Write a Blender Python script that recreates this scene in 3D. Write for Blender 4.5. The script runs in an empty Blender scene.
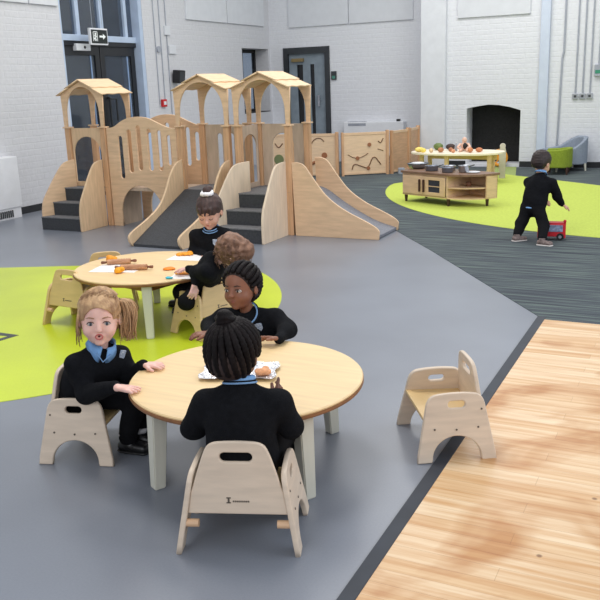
import bpy, bmesh, math, random
import numpy as np
from mathutils import Vector, Matrix, Euler
random.seed(7)
PI = math.pi
SC = bpy.context.scene
COL = SC.collection

# ------------------------------------------------------------------ camera
F_PX, PITCH, ROLL, YAW, CAM_H = 815.0, 0.26, -0.036, 0.464, 1.425
_f = Vector((-math.sin(YAW)*math.cos(PITCH), math.cos(YAW)*math.cos(PITCH), -math.sin(PITCH)))
_r0 = Vector((math.cos(YAW), math.sin(YAW), 0)); _u0 = _r0.cross(_f)
CR = math.cos(ROLL)*_r0 + math.sin(ROLL)*_u0
CU = -math.sin(ROLL)*_r0 + math.cos(ROLL)*_u0
CP = Vector((0, 0, CAM_H))
cam = bpy.data.cameras.new('camera'); cam.sensor_width = 36; cam.lens = F_PX*36/600; cam.clip_end = 100
co = bpy.data.objects.new('camera', cam); COL.objects.link(co)
co.matrix_world = Matrix(((CR.x, CU.x, -_f.x, 0), (CR.y, CU.y, -_f.y, 0), (CR.z, CU.z, -_f.z, CAM_H), (0, 0, 0, 1)))
SC.camera = co

def at(u, v, z=0.0):
    """point at height z seen at photo pixel (u, v)"""
    d = (u-300)/F_PX*CR - (v-300)/F_PX*CU + _f
    return CP + d*((z-CAM_H)/d.z)

# ------------------------------------------------------------------ light
SC.view_settings.view_transform = 'Standard'; SC.view_settings.look = 'None'
SC.view_settings.gamma = 1; SC.view_settings.use_curve_mapping = False
SC.view_settings.exposure = 0.0
world = bpy.data.worlds.new('world'); SC.world = world; world.use_nodes = True
bg = world.node_tree.nodes['Background']; bg.inputs[0].default_value = (0.90, 0.94, 1.0, 1); bg.inputs[1].default_value = 0.60

def area(name, loc, size, sizey, power, color, target=None):
    l = bpy.data.lights.new(name, 'AREA'); l.shape = 'RECTANGLE'; l.size = size; l.size_y = sizey
    l.energy = power; l.color = color
    o = bpy.data.objects.new(name, l); COL.objects.link(o); o.location = loc
    if target:
        o.rotation_euler = (Vector(target)-Vector(loc)).to_track_quat('-Z', 'Y').to_euler()
    return o
area('ceiling_lamps_near', (-2.6, 3.6, 4.4), 1.3, 1.3, 100, (1.0, 0.97, 0.93))
area('ceiling_lamps_mid', (-4.5, 8.0, 4.6), 4.0, 3.0, 120, (1.0, 0.97, 0.93))
area('ceiling_lamps_far', (-2.6, 11.3, 4.6), 4.0, 1.6, 125, (1.0, 0.98, 0.96))
area('fill_behind', (-1.0, -2.5, 3.0), 6.0, 2.4, 90, (0.92, 0.95, 1.0), (-3.5, 7.0, 0.5))  # added fill from the camera side, lifts the front-facing surfaces
area('daylight_right', (3.2, 5.0, 3.0), 5.0, 2.6, 150, (0.86, 0.92, 1.0), (-3.0, 5.5, 0.3))

# ------------------------------------------------------------------ materials
def lin(c):
    return tuple((x/255/12.92 if x/255 <= .04045 else ((x/255+.055)/1.055)**2.4) for x in c)
MATS = {}
def new_mat(name):
    m = bpy.data.materials.new(name); m.use_nodes = True
    nt = m.node_tree; b = nt.nodes['Principled BSDF']
    return m, nt, b
def mat(name, rgb, rough=.6, var=.06, scale=(8, 8, 8), bump=0.0, bscale=60, metal=0, spec=None, coat=0, alt=None, detail=4, sheen=0):
    """procedural material: noise-mottled colour, optional noise bump"""
    if name in MATS: return MATS[name]
    m, nt, b = new_mat(name); N = nt.nodes; L = nt.links
    tc = N.new('ShaderNodeTexCoord'); mp = N.new('ShaderNodeMapping'); mp.inputs['Scale'].default_value = scale
    L.new(tc.outputs['Object'], mp.inputs['Vector'])
    nz = N.new('ShaderNodeTexNoise'); nz.inputs['Scale'].default_value = 1; nz.inputs['Detail'].default_value = detail
    L.new(mp.outputs[0], nz.inputs['Vector'])
    cr = N.new('ShaderNodeValToRGB'); c = lin(rgb)
    c2 = lin(alt) if alt else tuple(min(1, x*(1+var*2)) for x in c); c1 = tuple(x*(1-var*2) for x in c) if not alt else c
    cr.color_ramp.elements[0].position = .3; cr.color_ramp.elements[1].position = .7
    cr.color_ramp.elements[0].color = (*c1, 1); cr.color_ramp.elements[1].color = (*c2, 1)
    L.new(nz.outputs['Fac'], cr.inputs[0]); L.new(cr.outputs[0], b.inputs['Base Color'])
    b.inputs['Roughness'].default_value = rough; b.inputs['Metallic'].default_value = metal
    if spec is not None: b.inputs['Specular IOR Level'].default_value = spec
    if coat: b.inputs['Coat Weight'].default_value = coat
    if sheen: b.inputs['Sheen Weight'].default_value = sheen
    if bump:
        n2 = N.new('ShaderNodeTexNoise'); n2.inputs['Scale'].default_value = bscale; n2.inputs['Detail'].default_value = 5
        L.new(tc.outputs['Object'], n2.inputs['Vector'])
        bp = N.new('ShaderNodeBump'); bp.inputs['Strength'].default_value = bump; bp.inputs['Distance'].default_value = .01
        L.new(n2.outputs['Fac'], bp.inputs['Height']); L.new(bp.outputs[0], b.inputs['Normal'])
    MATS[name] = m; return m

WOOD = mat('birch_plywood', (218, 185, 150), .5, .05, (6, 6, 40))
WOODH = mat('birch_plywood_flat', (216, 186, 150), .5, .05, (6, 40, 6))
WOODV = mat('birch_plywood_vertical', (212, 180, 144), .5, .05, (40, 40, 5))
WOODD = mat('oiled_hardwood_post', (200, 158, 120), .5, .09, (40, 40, 4))
WOODP = mat('pale_plywood', (224, 204, 180), .5, .04, (30, 30, 5))
WOODG = mat('weathered_plywood', (188, 168, 148), .55, .05, (30, 30, 6))
ROOFW = mat('pale_roof_board', (226, 196, 158), .5, .05, (30, 6, 6))
CHAIRW = mat('lacquered_birch', (216, 198, 178), .45, .05, (5, 5, 34))
CHAIRY = mat('lacquered_yellow_birch', (214, 184, 132), .45, .04, (5, 5, 34))
TABLET = mat('table_laminate', (232, 202, 152), .38, .04, (3, 40, 3))
EDGE = mat('dark_table_edge', (140, 95, 60), .5, .1, (20, 20, 60))
LEGM = mat('pale_table_leg', (212, 210, 196), .45, .03, (20, 20, 3))
RUBBER = mat('dark_stair_rubber', (60, 62, 66), .75, .12, (60, 60, 60), bump=.3, bscale=300)
RUBBERL = mat('grey_tread_carpet', (118, 118, 120), .85, .1, (60, 60, 60), bump=.4, bscale=300)
SLIDEM = mat('grey_slide_carpet', (128, 130, 138), .8, .1, (90, 90, 90), bump=.4, bscale=300)
BLACK = mat('black_plastic', (22, 22, 24), .5)
DARKG = mat('dark_grey_frame', (52, 56, 60), .4)
JUMPER = mat('black_knit_wool', (19, 20, 24), .95, .12, (50, 50, 50), bump=.5, bscale=260, spec=.15)
TROUSER = mat('black_trouser_cloth', (16, 16, 19), .9, .1, (40, 40, 40), bump=.3, bscale=200, spec=.15)
BLUEC = mat('light_blue_cotton', (120, 165, 215), .85, .05, (40, 40, 40))
BLUET = mat('pale_blue_trim', (120, 158, 200), .85, .05, (40, 40, 40))
BADGE = mat('embroidered_crest', (120, 140, 165), .8, .3, (160, 160, 160), alt=(205, 210, 222))
SHOE = mat('black_shoe_leather', (18, 18, 20), .35)
WHITEP = mat('white_painted_metal', (220, 222, 226), .4, .02)
METAL = mat('brushed_metal', (170, 174, 182), .3, .08, metal=.8)
GALV = mat('galvanised_conduit', (165, 170, 180), .45, .06, metal=.2)
PAPER = mat('white_paper', (240, 236, 232), .7, .02)
DOUGH = mat('orange_play_dough', (232, 150, 30), .6, .08, (40, 40, 40), bump=.3)
DARKW = mat('dark_brown_wood', (66, 40, 30), .5, .1, (20, 20, 20))
SCREW = mat('screw_head', (90, 80, 70), .4)

# ------------------------------------------------------------------ mesh helpers
def link(name, me, m=None, parent=None, smooth=False):
    o = bpy.data.objects.new(name, me); COL.objects.link(o)
    if m is not None and not me.materials: me.materials.append(m)
    if smooth:
        me.polygons.foreach_set('use_smooth', [True]*len(me.polygons)); me.update()
    if parent is not None: o.parent = parent
    return o
def tag(o, label=None, cat=None, group=None, kind=None):
    if label: o['label'] = label
    if cat: o['category'] = cat
    if group: o['group'] = group
    if kind: o['kind'] = kind
    return o
def thing(name, loc, rz, label, cat, group=None):
    o = bpy.data.objects.new(name, None); COL.objects.link(o); o.location = loc; o.rotation_euler = (0, 0, rz)
    o.empty_display_size = .05
    return tag(o, label, cat, group)
def copy_tree(o, parent=None):
    c = o.copy(); COL.objects.link(c); c.parent = parent
    for ch in o.children: copy_tree(ch, c)
    return c

class MB:
    """collects shapes in one bmesh"""
    def __init__(s): s.bm = bmesh.new()
    def box(s, x0, x1, y0, y1, z0, z1, bev=0.0, M=None, seg=2):
        b = bmesh.new(); bmesh.ops.create_cube(b, size=1)
        b.transform(Matrix.Translation(((x0+x1)/2, (y0+y1)/2, (z0+z1)/2)) @ Matrix.Diagonal((abs(x1-x0), abs(y1-y0), abs(z1-z0), 1)))
        if bev: bmesh.ops.bevel(b, geom=b.edges[:], offset=bev, segments=seg, affect='EDGES', profile=.6)
        return s._add(b, M)
    def _add(s, b, M=None):
        if M is not None: b.transform(M)
        me = bpy.data.meshes.new('tmp'); b.to_mesh(me); b.free(); s.bm.from_mesh(me); bpy.data.meshes.remove(me); return s
    def cyl(s, p0, p1, r0, r1=None, n=16, caps=True):
        p0, p1 = Vector(p0), Vector(p1); r1 = r0 if r1 is None else r1
        b = bmesh.new(); d = p1-p0
        bmesh.ops.create_cone(b, cap_ends=caps, segments=n, radius1=r0, radius2=r1, depth=d.length)
        M = Matrix.Translation((p0+p1)/2) @ d.to_track_quat('Z', 'Y').to_matrix().to_4x4()
        return s._add(b, M)
    def sph(s, c, r, n=16, M=None):
        b = bmesh.new(); bmesh.ops.create_uvsphere(b, u_segments=n, v_segments=max(6, n//2), radius=1)
        rr = r if hasattr(r, '__len__') else (r, r, r)
        T = Matrix.Translation(c) @ (M or Matrix.Identity(4)) @ Matrix.Diagonal((*rr, 1))
        return s._add(b, T)
    def tube(s, pts, rad, n=8, closed=False):
        pts = [Vector(p) for p in pts]; k = len(pts); rings = []
        up = Vector((0, 0, 1)); prev = None
        for i, p in enumerate(pts):
            if closed: t = (pts[(i+1) % k]-pts[i-1])
            else: t = pts[min(i+1, k-1)]-pts[max(i-1, 0)]
            t.normalize()
            if prev is None:
                a = t.cross(up)
                if a.length < .1: a = t.cross(Vector((1, 0, 0)))
                a.normalize()
            else:
                a = prev-t*prev.dot(t); a.normalize()
            prev = a; c = t.cross(a)
            r = rad[i] if hasattr(rad, '__len__') else rad
            rings.append([s.bm.verts.new(p+(a*math.cos(q)+c*math.sin(q))*r) for q in [2*PI*j/n for j in range(n)]])
        m = k if closed else k-1
        for i in range(m):
            A, B = rings[i], rings[(i+1) % k]
            for j in range(n): s.bm.faces.new((A[j], A[(j+1) % n], B[(j+1) % n], B[j]))
        if not closed:
            s.bm.faces.new(rings[0][::-1]); s.bm.faces.new(rings[-1])
        return s
    def lathe(s, prof, c=(0, 0, 0), n=32, M=None):
        b = bmesh.new(); rings = []
        for r, z in prof:
            rings.append([b.verts.new((max(r, 1e-4)*math.cos(2*PI*j/n), max(r, 1e-4)*math.sin(2*PI*j/n), z)) for j in range(n)])
        for A, B in zip(rings, rings[1:]):
            for j in range(n): b.faces.new((A[j], A[(j+1) % n], B[(j+1) % n], B[j]))
        b.faces.new(rings[0][::-1]); b.faces.new(rings[-1])
        return s._add(b, Matrix.Translation(c) @ (M or Matrix.Identity(4)))
    def prism(s, pts, z0, z1, M=None, bev=0):
        b = bmesh.new(); A = [b.verts.new((x, y, z0)) for x, y in pts]; B = [b.verts.new((x, y, z1)) for x, y in pts]
        n = len(pts); b.faces.new(A[::-1]); top = b.faces.new(B)
        for j in range(n): b.faces.new((A[j], A[(j+1) % n], B[(j+1) % n], B[j]))
        bmesh.ops.recalc_face_normals(b, faces=b.faces[:])
        if bev: bmesh.ops.bevel(b, geom=list(top.edges), offset=bev, segments=2, affect='EDGES', profile=.6)
        return s._add(b, M)
    def build(s, name, m, parent=None, smooth=False, off=None):
        bmesh.ops.recalc_face_normals(s.bm, faces=s.bm.faces[:])
        if off is not None: s.bm.transform(Matrix.Translation(-Vector(off)))
        me = bpy.data.meshes.new(name); s.bm.to_mesh(me); s.bm.free()
        o = link(name, me, m, parent, smooth)
        if off is not None: o.location = off
        return o

def arc(cx, cy, r, a0, a1, n=8, ry=None):
    ry = r if ry is None else ry
    return [(cx+r*math.cos(math.radians(a0+(a1-a0)*i/n)), cy+ry*math.sin(math.radians(a0+(a1-a0)*i/n))) for i in range(n+1)]
def smooth_poly(pts, it=2):
    """Chaikin corner cutting, closed"""
    for _ in range(it):
        q = []
        for i in range(len(pts)):
            a, b = pts[i], pts[(i+1) % len(pts)]
            q += [(a[0]*.75+b[0]*.25, a[1]*.75+b[1]*.25), (a[0]*.25+b[0]*.75, a[1]*.25+b[1]*.75)]
        pts = q
    return pts
def smooth_open(pts, it=3):
    for _ in range(it):
        q = [pts[0]]
        for a, b in zip(pts, pts[1:]):
            q += [tuple(x*.75+y*.25 for x, y in zip(a, b)), tuple(x*.25+y*.75 for x, y in zip(a, b))]
        q.append(pts[-1]); pts = q
    return pts
def slot(cx, z0, z1, w):
    r = w/2
    return arc(cx, z1-r, r, 0, 180, 8)+arc(cx, z0+r, r, 180, 360, 8)
def hslot(x0, x1, cz, h):
    r = h/2
    return arc(x1-r, cz, r, -90, 90, 8)+arc(x0+r, cz, r, 90, 270, 8)
def plate_mesh(outer, holes=(), t=.018, bev=.003):
    cu = bpy.data.curves.new('c', 'CURVE'); cu.dimensions = '2D'; cu.fill_mode = 'BOTH'
    cu.extrude = max(t/2-bev, .0005); cu.bevel_depth = bev; cu.bevel_resolution = 1; cu.offset = -bev
    for ps in (outer, *holes):
        sp = cu.splines.new('POLY'); sp.points.add(len(ps)-1); sp.use_cyclic_u = True
        for p, q in zip(sp.points, ps): p.co = (q[0], q[1], 0, 1)
    o = bpy.data.objects.new('c', cu); COL.objects.link(o)
    bpy.context.view_layer.update()
    me = bpy.data.meshes.new_from_object(o.evaluated_get(bpy.context.evaluated_depsgraph_get()))
    bpy.data.objects.remove(o); bpy.data.curves.remove(cu)
    return me
MXZ = Matrix(((1, 0, 0, 0), (0, 0, -1, 0), (0, 1, 0, 0), (0, 0, 0, 1)))   # (x, z) profile -> plane facing -Y
MYZ = Matrix(((0, 0, 1, 0), (1, 0, 0, 0), (0, 1, 0, 0), (0, 0, 0, 1)))    # (y, z) profile -> plane facing +X
def plate(name, outer, m, parent, M, holes=(), t=.018, bev=.003):
    me = plate_mesh(outer, holes, t, bev); me.transform(M); me.materials.clear(); me.materials.append(m)
    return link(name, me, m, parent)
def T(x, y, z): return Matrix.Translation((x, y, z))
def RZ(a): return Matrix.Rotation(a, 4, 'Z')

# ================================================================== SETTING
def struct(o, label=None):
    o['kind'] = 'structure'
    if label: o['label'] = label
    return o
def brick_paint(name, rgb, plane, bump=.3):
    m, nt, b = new_mat(name); N = nt.nodes; L = nt.links
    tc = N.new('ShaderNodeTexCoord'); sep = N.new('ShaderNodeSeparateXYZ'); cmb = N.new('ShaderNodeCombineXYZ')
    L.new(tc.outputs['Object'], sep.inputs[0])
    L.new(sep.outputs['Y' if plane == 'X' else 'X'], cmb.inputs[0]); L.new(sep.outputs['Z'], cmb.inputs[1])
    nz0 = N.new('ShaderNodeTexNoise'); nz0.inputs['Scale'].default_value = 5; L.new(cmb.outputs[0], nz0.inputs['Vector'])
    mx = N.new('ShaderNodeMix'); mx.data_type = 'VECTOR'; mx.inputs[0].default_value = .02
    L.new(cmb.outputs[0], mx.inputs[4]); L.new(nz0.outputs['Color'], mx.inputs[5])
    br = N.new('ShaderNodeTexBrick'); br.inputs['Scale'].default_value = 1
    br.inputs['Brick Width'].default_value = .225; br.inputs['Row Height'].default_value = .075
    br.inputs['Mortar Size'].default_value = .010; br.inputs['Mortar Smooth'].default_value = .6
    br.inputs['Color1'].default_value = (1, 1, 1, 1); br.inputs['Color2'].default_value = (.75, .75, .75, 1); br.inputs['Mortar'].default_value = (.45, .45, .45, 1)
    L.new(mx.outputs[1], br.inputs['Vector'])
    nz = N.new('ShaderNodeTexNoise'); nz.inputs['Scale'].default_value = 22; nz.inputs['Detail'].default_value = 6
    L.new(tc.outputs['Object'], nz.inputs['Vector'])
    ad = N.new('ShaderNodeMath'); ad.operation = 'MULTIPLY_ADD'; ad.inputs[1].default_value = .8
    L.new(nz.outputs['Fac'], ad.inputs[0]); L.new(br.outputs['Color'], ad.inputs[2])
    bp = N.new('ShaderNodeBump'); bp.inputs['Strength'].default_value = bump; bp.inputs['Distance'].default_value = .010
    L.new(ad.outputs[0], bp.inputs['Height']); L.new(bp.outputs[0], b.inputs['Normal'])
    c = lin(rgb); cr = N.new('ShaderNodeValToRGB')
    cr.color_ramp.elements[0].color = (*[x*.9 for x in c], 1); cr.color_ramp.elements[1].color = (*[min(1, x*1.06) for x in c], 1)
    L.new(nz.outputs['Fac'], cr.inputs[0]); L.new(cr.outputs[0], b.inputs['Base Color'])
    b.inputs['Roughness'].default_value = .5
    return m
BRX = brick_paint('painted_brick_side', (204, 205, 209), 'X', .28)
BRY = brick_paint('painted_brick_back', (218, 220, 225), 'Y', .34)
PLASTER = mat('smooth_painted_plaster', (212, 215, 220), .6, .02)
BOARD = mat('white_board_panel', (208, 211, 216), .6, .015)
PIPEB = mat('pale_boxing_paint', (196, 206, 222), .5, .02)
JAMBB = mat('pale_blue_gloss_paint', (176, 192, 214), .45, .03)
BBM = mat('black_skirting', (34, 36, 40), .5)

WX = -7.42; YD = 13.95; YF = 13.4; WT = .36; HT = 4.0
# left wall with the tall door bay and the recessed window
mb = MB()
def lw(y0, y1, z0, z1): mb.box(WX-WT, WX, y0, y1, z0, z1)
lw(-1.0, 8.38, 0, HT); lw(8.38, 10.1, 3.7, HT); lw(10.1, 12.91, 0, HT); lw(12.91, 13.88, 0, .93); lw(12.91, 13.88, 2.05, HT); lw(13.88, YD+.3, 0, HT)
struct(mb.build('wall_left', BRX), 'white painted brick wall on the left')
mb = MB(); mb.box(WX, -7.135, YD, YD+.3, 0, HT); mb.box(-7.135, -6.21, YD, YD+.3, 2.05, HT); mb.box(-6.21, -3.9, YD, YD+.3, 0, HT)
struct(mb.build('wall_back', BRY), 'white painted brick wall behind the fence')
# fireplace wall with its arched opening
o_ = [(-3.9, 0), (3.0, 0), (3.0, HT), (-3.9, HT)]
h_ = [(-3.55, .05), (-2.69, .05), (-2.69, .89), (-2.85, .94), (-3.03, .975), (-3.2, .985), (-3.4, .96), (-3.55, .93)]
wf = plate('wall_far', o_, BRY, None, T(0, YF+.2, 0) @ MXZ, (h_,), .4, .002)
struct(wf, 'white painted brick chimney wall with black fireplace')
struct(MB().box(-4.30, -3.89, YF-.10, YF+.55, 0, HT, .006).build('wall_pillar', PLASTER), 'smooth white painted pillar left of the fireplace')
struct(MB().box(-2.42, -2.275, YF-.07, YF, 0, HT, .02).build('trim_1', PIPEB), 'pale blue vertical pipe boxing right of the fireplace')
mb = MB(); mb.box(-3.6, -2.6, YF+.36, YF+.39, 0, 1.02)
FB = mat('fireplace_black_board', (14, 14, 15), .8, .4, (40, 40, 40), bump=.5)
struct(mb.build('trim_2', FB), 'black boarded fireplace back')
# skirtings
struct(MB().box(WX, WX+.015, 7.25, 8.38, 0, .085).build('baseboard_left', BBM))
mb = MB(); mb.box(-3.89, -3.56, YF-.018, YF, 0, .09); mb.box(-2.68, -2.375, YF-.018, YF, 0, .09); mb.box(-2.275, 3, YF-.018, YF, 0, .09)
struct(mb.build('baseboard_back', BBM))

# floors
def vinyl(name, rgb, rough=.33):
    m, nt, b = new_mat(name); N = nt.nodes; L = nt.links
    tc = N.new('ShaderNodeTexCoord')
    n1 = N.new('ShaderNodeTexNoise'); n1.inputs['Scale'].default_value = 1.3; n1.inputs['Detail'].default_value = 6
    n2 = N.new('ShaderNodeTexNoise'); n2.inputs['Scale'].default_value = 140; n2.inputs['Detail'].default_value = 2
    for n in (n1, n2): L.new(tc.outputs['Object'], n.inputs['Vector'])
    ad = N.new('ShaderNodeMath'); ad.operation = 'MULTIPLY_ADD'; ad.inputs[1].default_value = .35
    L.new(n2.outputs['Fac'], ad.inputs[0]); L.new(n1.outputs['Fac'], ad.inputs[2])
    cr = N.new('ShaderNodeValToRGB'); c = lin(rgb)
    cr.color_ramp.elements[0].position = .45; cr.color_ramp.elements[1].position = .9
    cr.color_ramp.elements[0].color = (*[x*.88 for x in c], 1); cr.color_ramp.elements[1].color = (*[x*1.12 for x in c], 1)
    L.new(ad.outputs[0], cr.inputs[0]); L.new(cr.outputs[0], b.inputs['Base Color'])
    mr = N.new('ShaderNodeMapRange'); mr.inputs[3].default_value = rough-.01; mr.inputs[4].default_value = rough+.02
    L.new(n1.outputs['Fac'], mr.inputs[0]); L.new(mr.outputs[0], b.inputs['Roughness'])
    return m
GREYV = vinyl('grey_vinyl', (124, 129, 139), .30)
LIMEV = vinyl('lime_vinyl', (192, 208, 44), .32)
LIMEC = mat('lime_carpet', (186, 202, 84), .9, .04, (40, 40, 40), bump=.2)
def carpet():
    m, nt, b = new_mat('striped_grey_carpet'); N = nt.nodes; L = nt.links
    tc = N.new('ShaderNodeTexCoord'); mp = N.new('ShaderNodeMapping'); mp.inputs['Scale'].default_value = (1.6, 34, 1)
    L.new(tc.outputs['Object'], mp.inputs['Vector'])
    n = N.new('ShaderNodeTexNoise'); n.inputs['Scale'].default_value = 1; n.inputs['Detail'].default_value = 5; L.new(mp.outputs[0], n.inputs['Vector'])
    cr = N.new('ShaderNodeValToRGB'); e = cr.color_ramp.elements
    e[0].position = .32; e[0].color = (*lin((48, 54, 62)), 1); e[1].position = .75; e[1].color = (*lin((112, 128, 116)), 1)
    e2 = e.new(.5); e2.color = (*lin((72, 80, 86)), 1)
    L.new(n.outputs['Fac'], cr.inputs[0]); L.new(cr.outputs[0], b.inputs['Base Color'])
    b.inputs['Roughness'].default_value = .95
    n2 = N.new('ShaderNodeTexNoise'); n2.inputs['Scale'].default_value = 220; L.new(tc.outputs['Object'], n2.inputs['Vector'])
    bp = N.new('ShaderNodeBump'); bp.inputs['Strength'].default_value = .4; bp.inputs['Distance'].default_value = .006
    L.new(n2.outputs['Fac'], bp.inputs['Height']); L.new(bp.outputs[0], b.inputs['Normal'])
    return m
def planks():
    m, nt, b = new_mat('pale_maple_planks'); N = nt.nodes; L = nt.links
    tc = N.new('ShaderNodeTexCoord')
    br = N.new('ShaderNodeTexBrick'); br.inputs['Scale'].default_value = 1; br.offset = .43; br.offset_frequency = 3; br.squash = 1
    br.inputs['Brick Width'].default_value = 1.05; br.inputs['Row Height'].default_value = .070
    br.inputs['Mortar Size'].default_value = .0007; br.inputs['Mortar Smooth'].default_value = .2; br.inputs['Bias'].default_value = .0
    br.inputs['Color1'].default_value = (*lin((234, 209, 174)), 1); br.inputs['Color2'].default_value = (*lin((219, 182, 136)), 1)
    br.inputs['Mortar'].default_value = (*lin((185, 148, 110)), 1)
    L.new(tc.outputs['Object'], br.inputs['Vector'])
    mp = N.new('ShaderNodeMapping'); mp.inputs['Scale'].default_value = (1.5, 30, 1); L.new(tc.outputs['Object'], mp.inputs['Vector'])
    n = N.new('ShaderNodeTexNoise'); n.inputs['Scale'].default_value = 1; n.inputs['Detail'].default_value = 7; n.inputs['Roughness'].default_value = .62; L.new(mp.outputs[0], n.inputs['Vector'])
    cr = N.new('ShaderNodeValToRGB'); e = cr.color_ramp.elements
    e[0].position = .34; e[0].color = (*lin((224, 192, 150)), 1); e[1].position = .60; e[1].color = (1, 1, 1, 1)
    L.new(n.outputs['Fac'], cr.inputs[0])
    mx = N.new('ShaderNodeMix'); mx.data_type = 'RGBA'; mx.blend_type = 'MULTIPLY'; mx.inputs[0].default_value = .85
    L.new(br.outputs['Color'], mx.inputs[6]); L.new(cr.outputs[0], mx.inputs[7])
    # old worn stain patches
    n3 = N.new('ShaderNodeTexNoise'); n3.inputs['Scale'].default_value = 1.7; n3.inputs['Detail'].default_value = 4; n3.inputs['Distortion'].default_value = 1.2
    L.new(tc.outputs['Object'], n3.inputs['Vector'])
    c3 = N.new('ShaderNodeValToRGB'); c3.color_ramp.elements[0].position = .52; c3.color_ramp.elements[0].color = (1, 1, 1, 1)
    c3.color_ramp.elements[1].position = .66; c3.color_ramp.elements[1].color = (*lin((214, 176, 124)), 1)
    L.new(n3.outputs['Fac'], c3.inputs[0])
    m2 = N.new('ShaderNodeMix'); m2.data_type = 'RGBA'; m2.blend_type = 'MULTIPLY'; m2.inputs[0].default_value = .9
    L.new(mx.outputs[2], m2.inputs[6]); L.new(c3.outputs[0], m2.inputs[7])
    # small dark knots
    v = N.new('ShaderNodeTexVoronoi'); v.inputs['Scale'].default_value = 5.5; L.new(tc.outputs['Object'], v.inputs['Vector'])
    c4 = N.new('ShaderNodeValToRGB'); c4.color_ramp.elements[0].position = .03; c4.color_ramp.elements[0].color = (.25, .16, .1, 1)
    c4.color_ramp.elements[1].position = .06; c4.color_ramp.elements[1].color = (1, 1, 1, 1)
    L.new(v.outputs['Distance'], c4.inputs[0])
    m3 = N.new('ShaderNodeMix'); m3.data_type = 'RGBA'; m3.blend_type = 'MULTIPLY'; m3.inputs[0].default_value = .8
    L.new(m2.outputs[2], m3.inputs[6]); L.new(c4.outputs[0], m3.inputs[7])
    L.new(m3.outputs[2], b.inputs['Base Color'])
    b.inputs['Roughness'].default_value = .38
    bp = N.new('ShaderNodeBump'); bp.inputs['Strength'].default_value = .15; bp.inputs['Distance'].default_value = .002
    L.new(br.outputs['Fac'], bp.inputs['Height']); bp.invert = True; L.new(bp.outputs[0], b.inputs['Normal'])
    return m
struct(MB().box(WX-.3, 3, -1, YD+.5, -.1, 0).build('floor', GREYV), 'smooth grey vinyl floor')
edge_line = [(-.83, 4.90), (-2.06, 6.65), (-2.6, 7.38), (-4.9, 10.6), (-5.9, 12.1), (-7.2, 13.94)]
struct(MB().prism(edge_line+[(-4.3, 13.94), (-4.3, 13.3), (3, 13.3), (3, 4.84), (-.83, 4.84)], 0, .003).build('floor_carpet', carpet()), 'dark grey striped carpet')
struct(MB().box(-.79, 3, -1, 4.842, 0, .004).build('floor_wood', planks()), 'pale hardwood plank floor')
struct(MB().box(-.838, -.788, -1, 4.90, 0, .006, .002).build('trim_3', mat('dark_floor_strip', (44, 50, 60), .6, .08)), 'dark grey floor strip between vinyl and wood')
# left lime patch: a circle cut straight at the back
c0 = (-4.24, 3.98); pl = []
for i in range(120):
    a = 2*PI*i/120; x, y = c0[0]+1.885*math.cos(a), c0[1]+1.885*math.sin(a)
    lim = 5.30+(x+4.43)*.44
    pl.append((x, min(y, lim)))
struct(MB().prism(pl, 0, .002).build('floor_lime', LIMEV), 'lime green vinyl floor patch')
pr = [(-.041+3.932*math.cos(a), 11.426+3.932*math.sin(a)) for a in [math.radians(190+i*(292-190)/50) for i in range(51)]]
pr = [(-3.80, 11.25), (-3.93, 10.95)]+pr+[(2.9, 8.4), (2.4, 8.9), (.5, 10.05), (-.4, 10.75), (-1.2, 11.22), (-2.03, 11.85), (-2.47, 12.15), (-2.70, 12.35), (-3.1, 12.35), (-3.5, 11.95)]
struct(MB().prism(pr, .003, .006).build('floor_lime_carpet', LIMEC), 'lime green carpet patch by the play kitchen')
struct(MB().prism([(-2.47, 12.1), (-2.72, 13.38), (-3.1, 13.38), (-3.0, 12.1)], .003, .005).build('floor_moss_carpet', mat('moss_carpet', (150, 166, 100), .9, .05, (40, 40, 40))), 'dull green carpet strip before the fireplace')
# dark outlined arrow mark on the lime floor
MK = mat('charcoal_vinyl_inlay', (48, 56, 60), .4)
mk_o = [at(19, 335.5)[:2], at(-14, 331)[:2], at(-14, 345.6)[:2]]; mk_i = [at(8, 336.6)[:2], at(-9, 334.9)[:2], at(-9, 341.6)[:2]]
me = plate_mesh([tuple(p) for p in mk_o], [[tuple(p) for p in mk_i]], .002, .0002); me.transform(T(0, 0, .0022)); me.materials.clear()
struct(link('floor_marking', me, MK), 'dark outlined triangle inlaid in the lime floor')

# white board panels high on the walls
def board(name, x0, x1, y0, y1, z0, z1): return struct(MB().box(x0, x1, y0, y1, z0, z1, .004).build(name, BOARD))
board('trim_4', WX, WX+.03, 7.0, 7.83, 2.455, 3.4); board('trim_5', WX, WX+.03, 7.85, 8.34, 2.455, 3.4)
board('trim_6', WX, WX+.03, 11.2, 12.42, 2.44, 3.4); board('trim_7', WX, WX+.03, 12.44, 13.72, 2.44, 3.4)
board('trim_8', -7.0, -5.83, YD-.03, YD, 2.40, 3.4); board('trim_9', -5.81, -4.64, YD-.03, YD, 2.40, 3.4)
board('trim_10', -3.72, -2.585, YF-.03, YF, 2.33, 3.4)

# tall bay on the left: transom windows over dark double doors
GLASS, nt, b = new_mat('dark_window_glass')
b.inputs['Base Color'].default_value = (.35, .42, .52, 1); b.inputs['Roughness'].default_value = .04; b.inputs['Transmission Weight'].default_value = .9; b.inputs['IOR'].default_value = 1.45
MATS['g'] = GLASS
XD = WX-.14
mb = MB(); W0, W1 = 8.38, 10.1
for y, w in ((8.40, .05), (8.83, .07), (9.31, .07), (9.84, .06), (10.06, .07)): mb.box(XD-.04, XD+.04, y-w/2, y+w/2, 2.12, 3.7, .006)
mb.box(XD-.05, XD+.06, W0, W1, 2.06, 2.14, .006)
struct(mb.build('window_1', JAMBB), 'tall transom window with pale blue mullions above the dark doors')
w1 = bpy.data.objects['window_1']
MB().box(XD-.008, XD+.002, W0, W1, 2.13, 3.7).build('pane', GLASS, w1)
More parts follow.
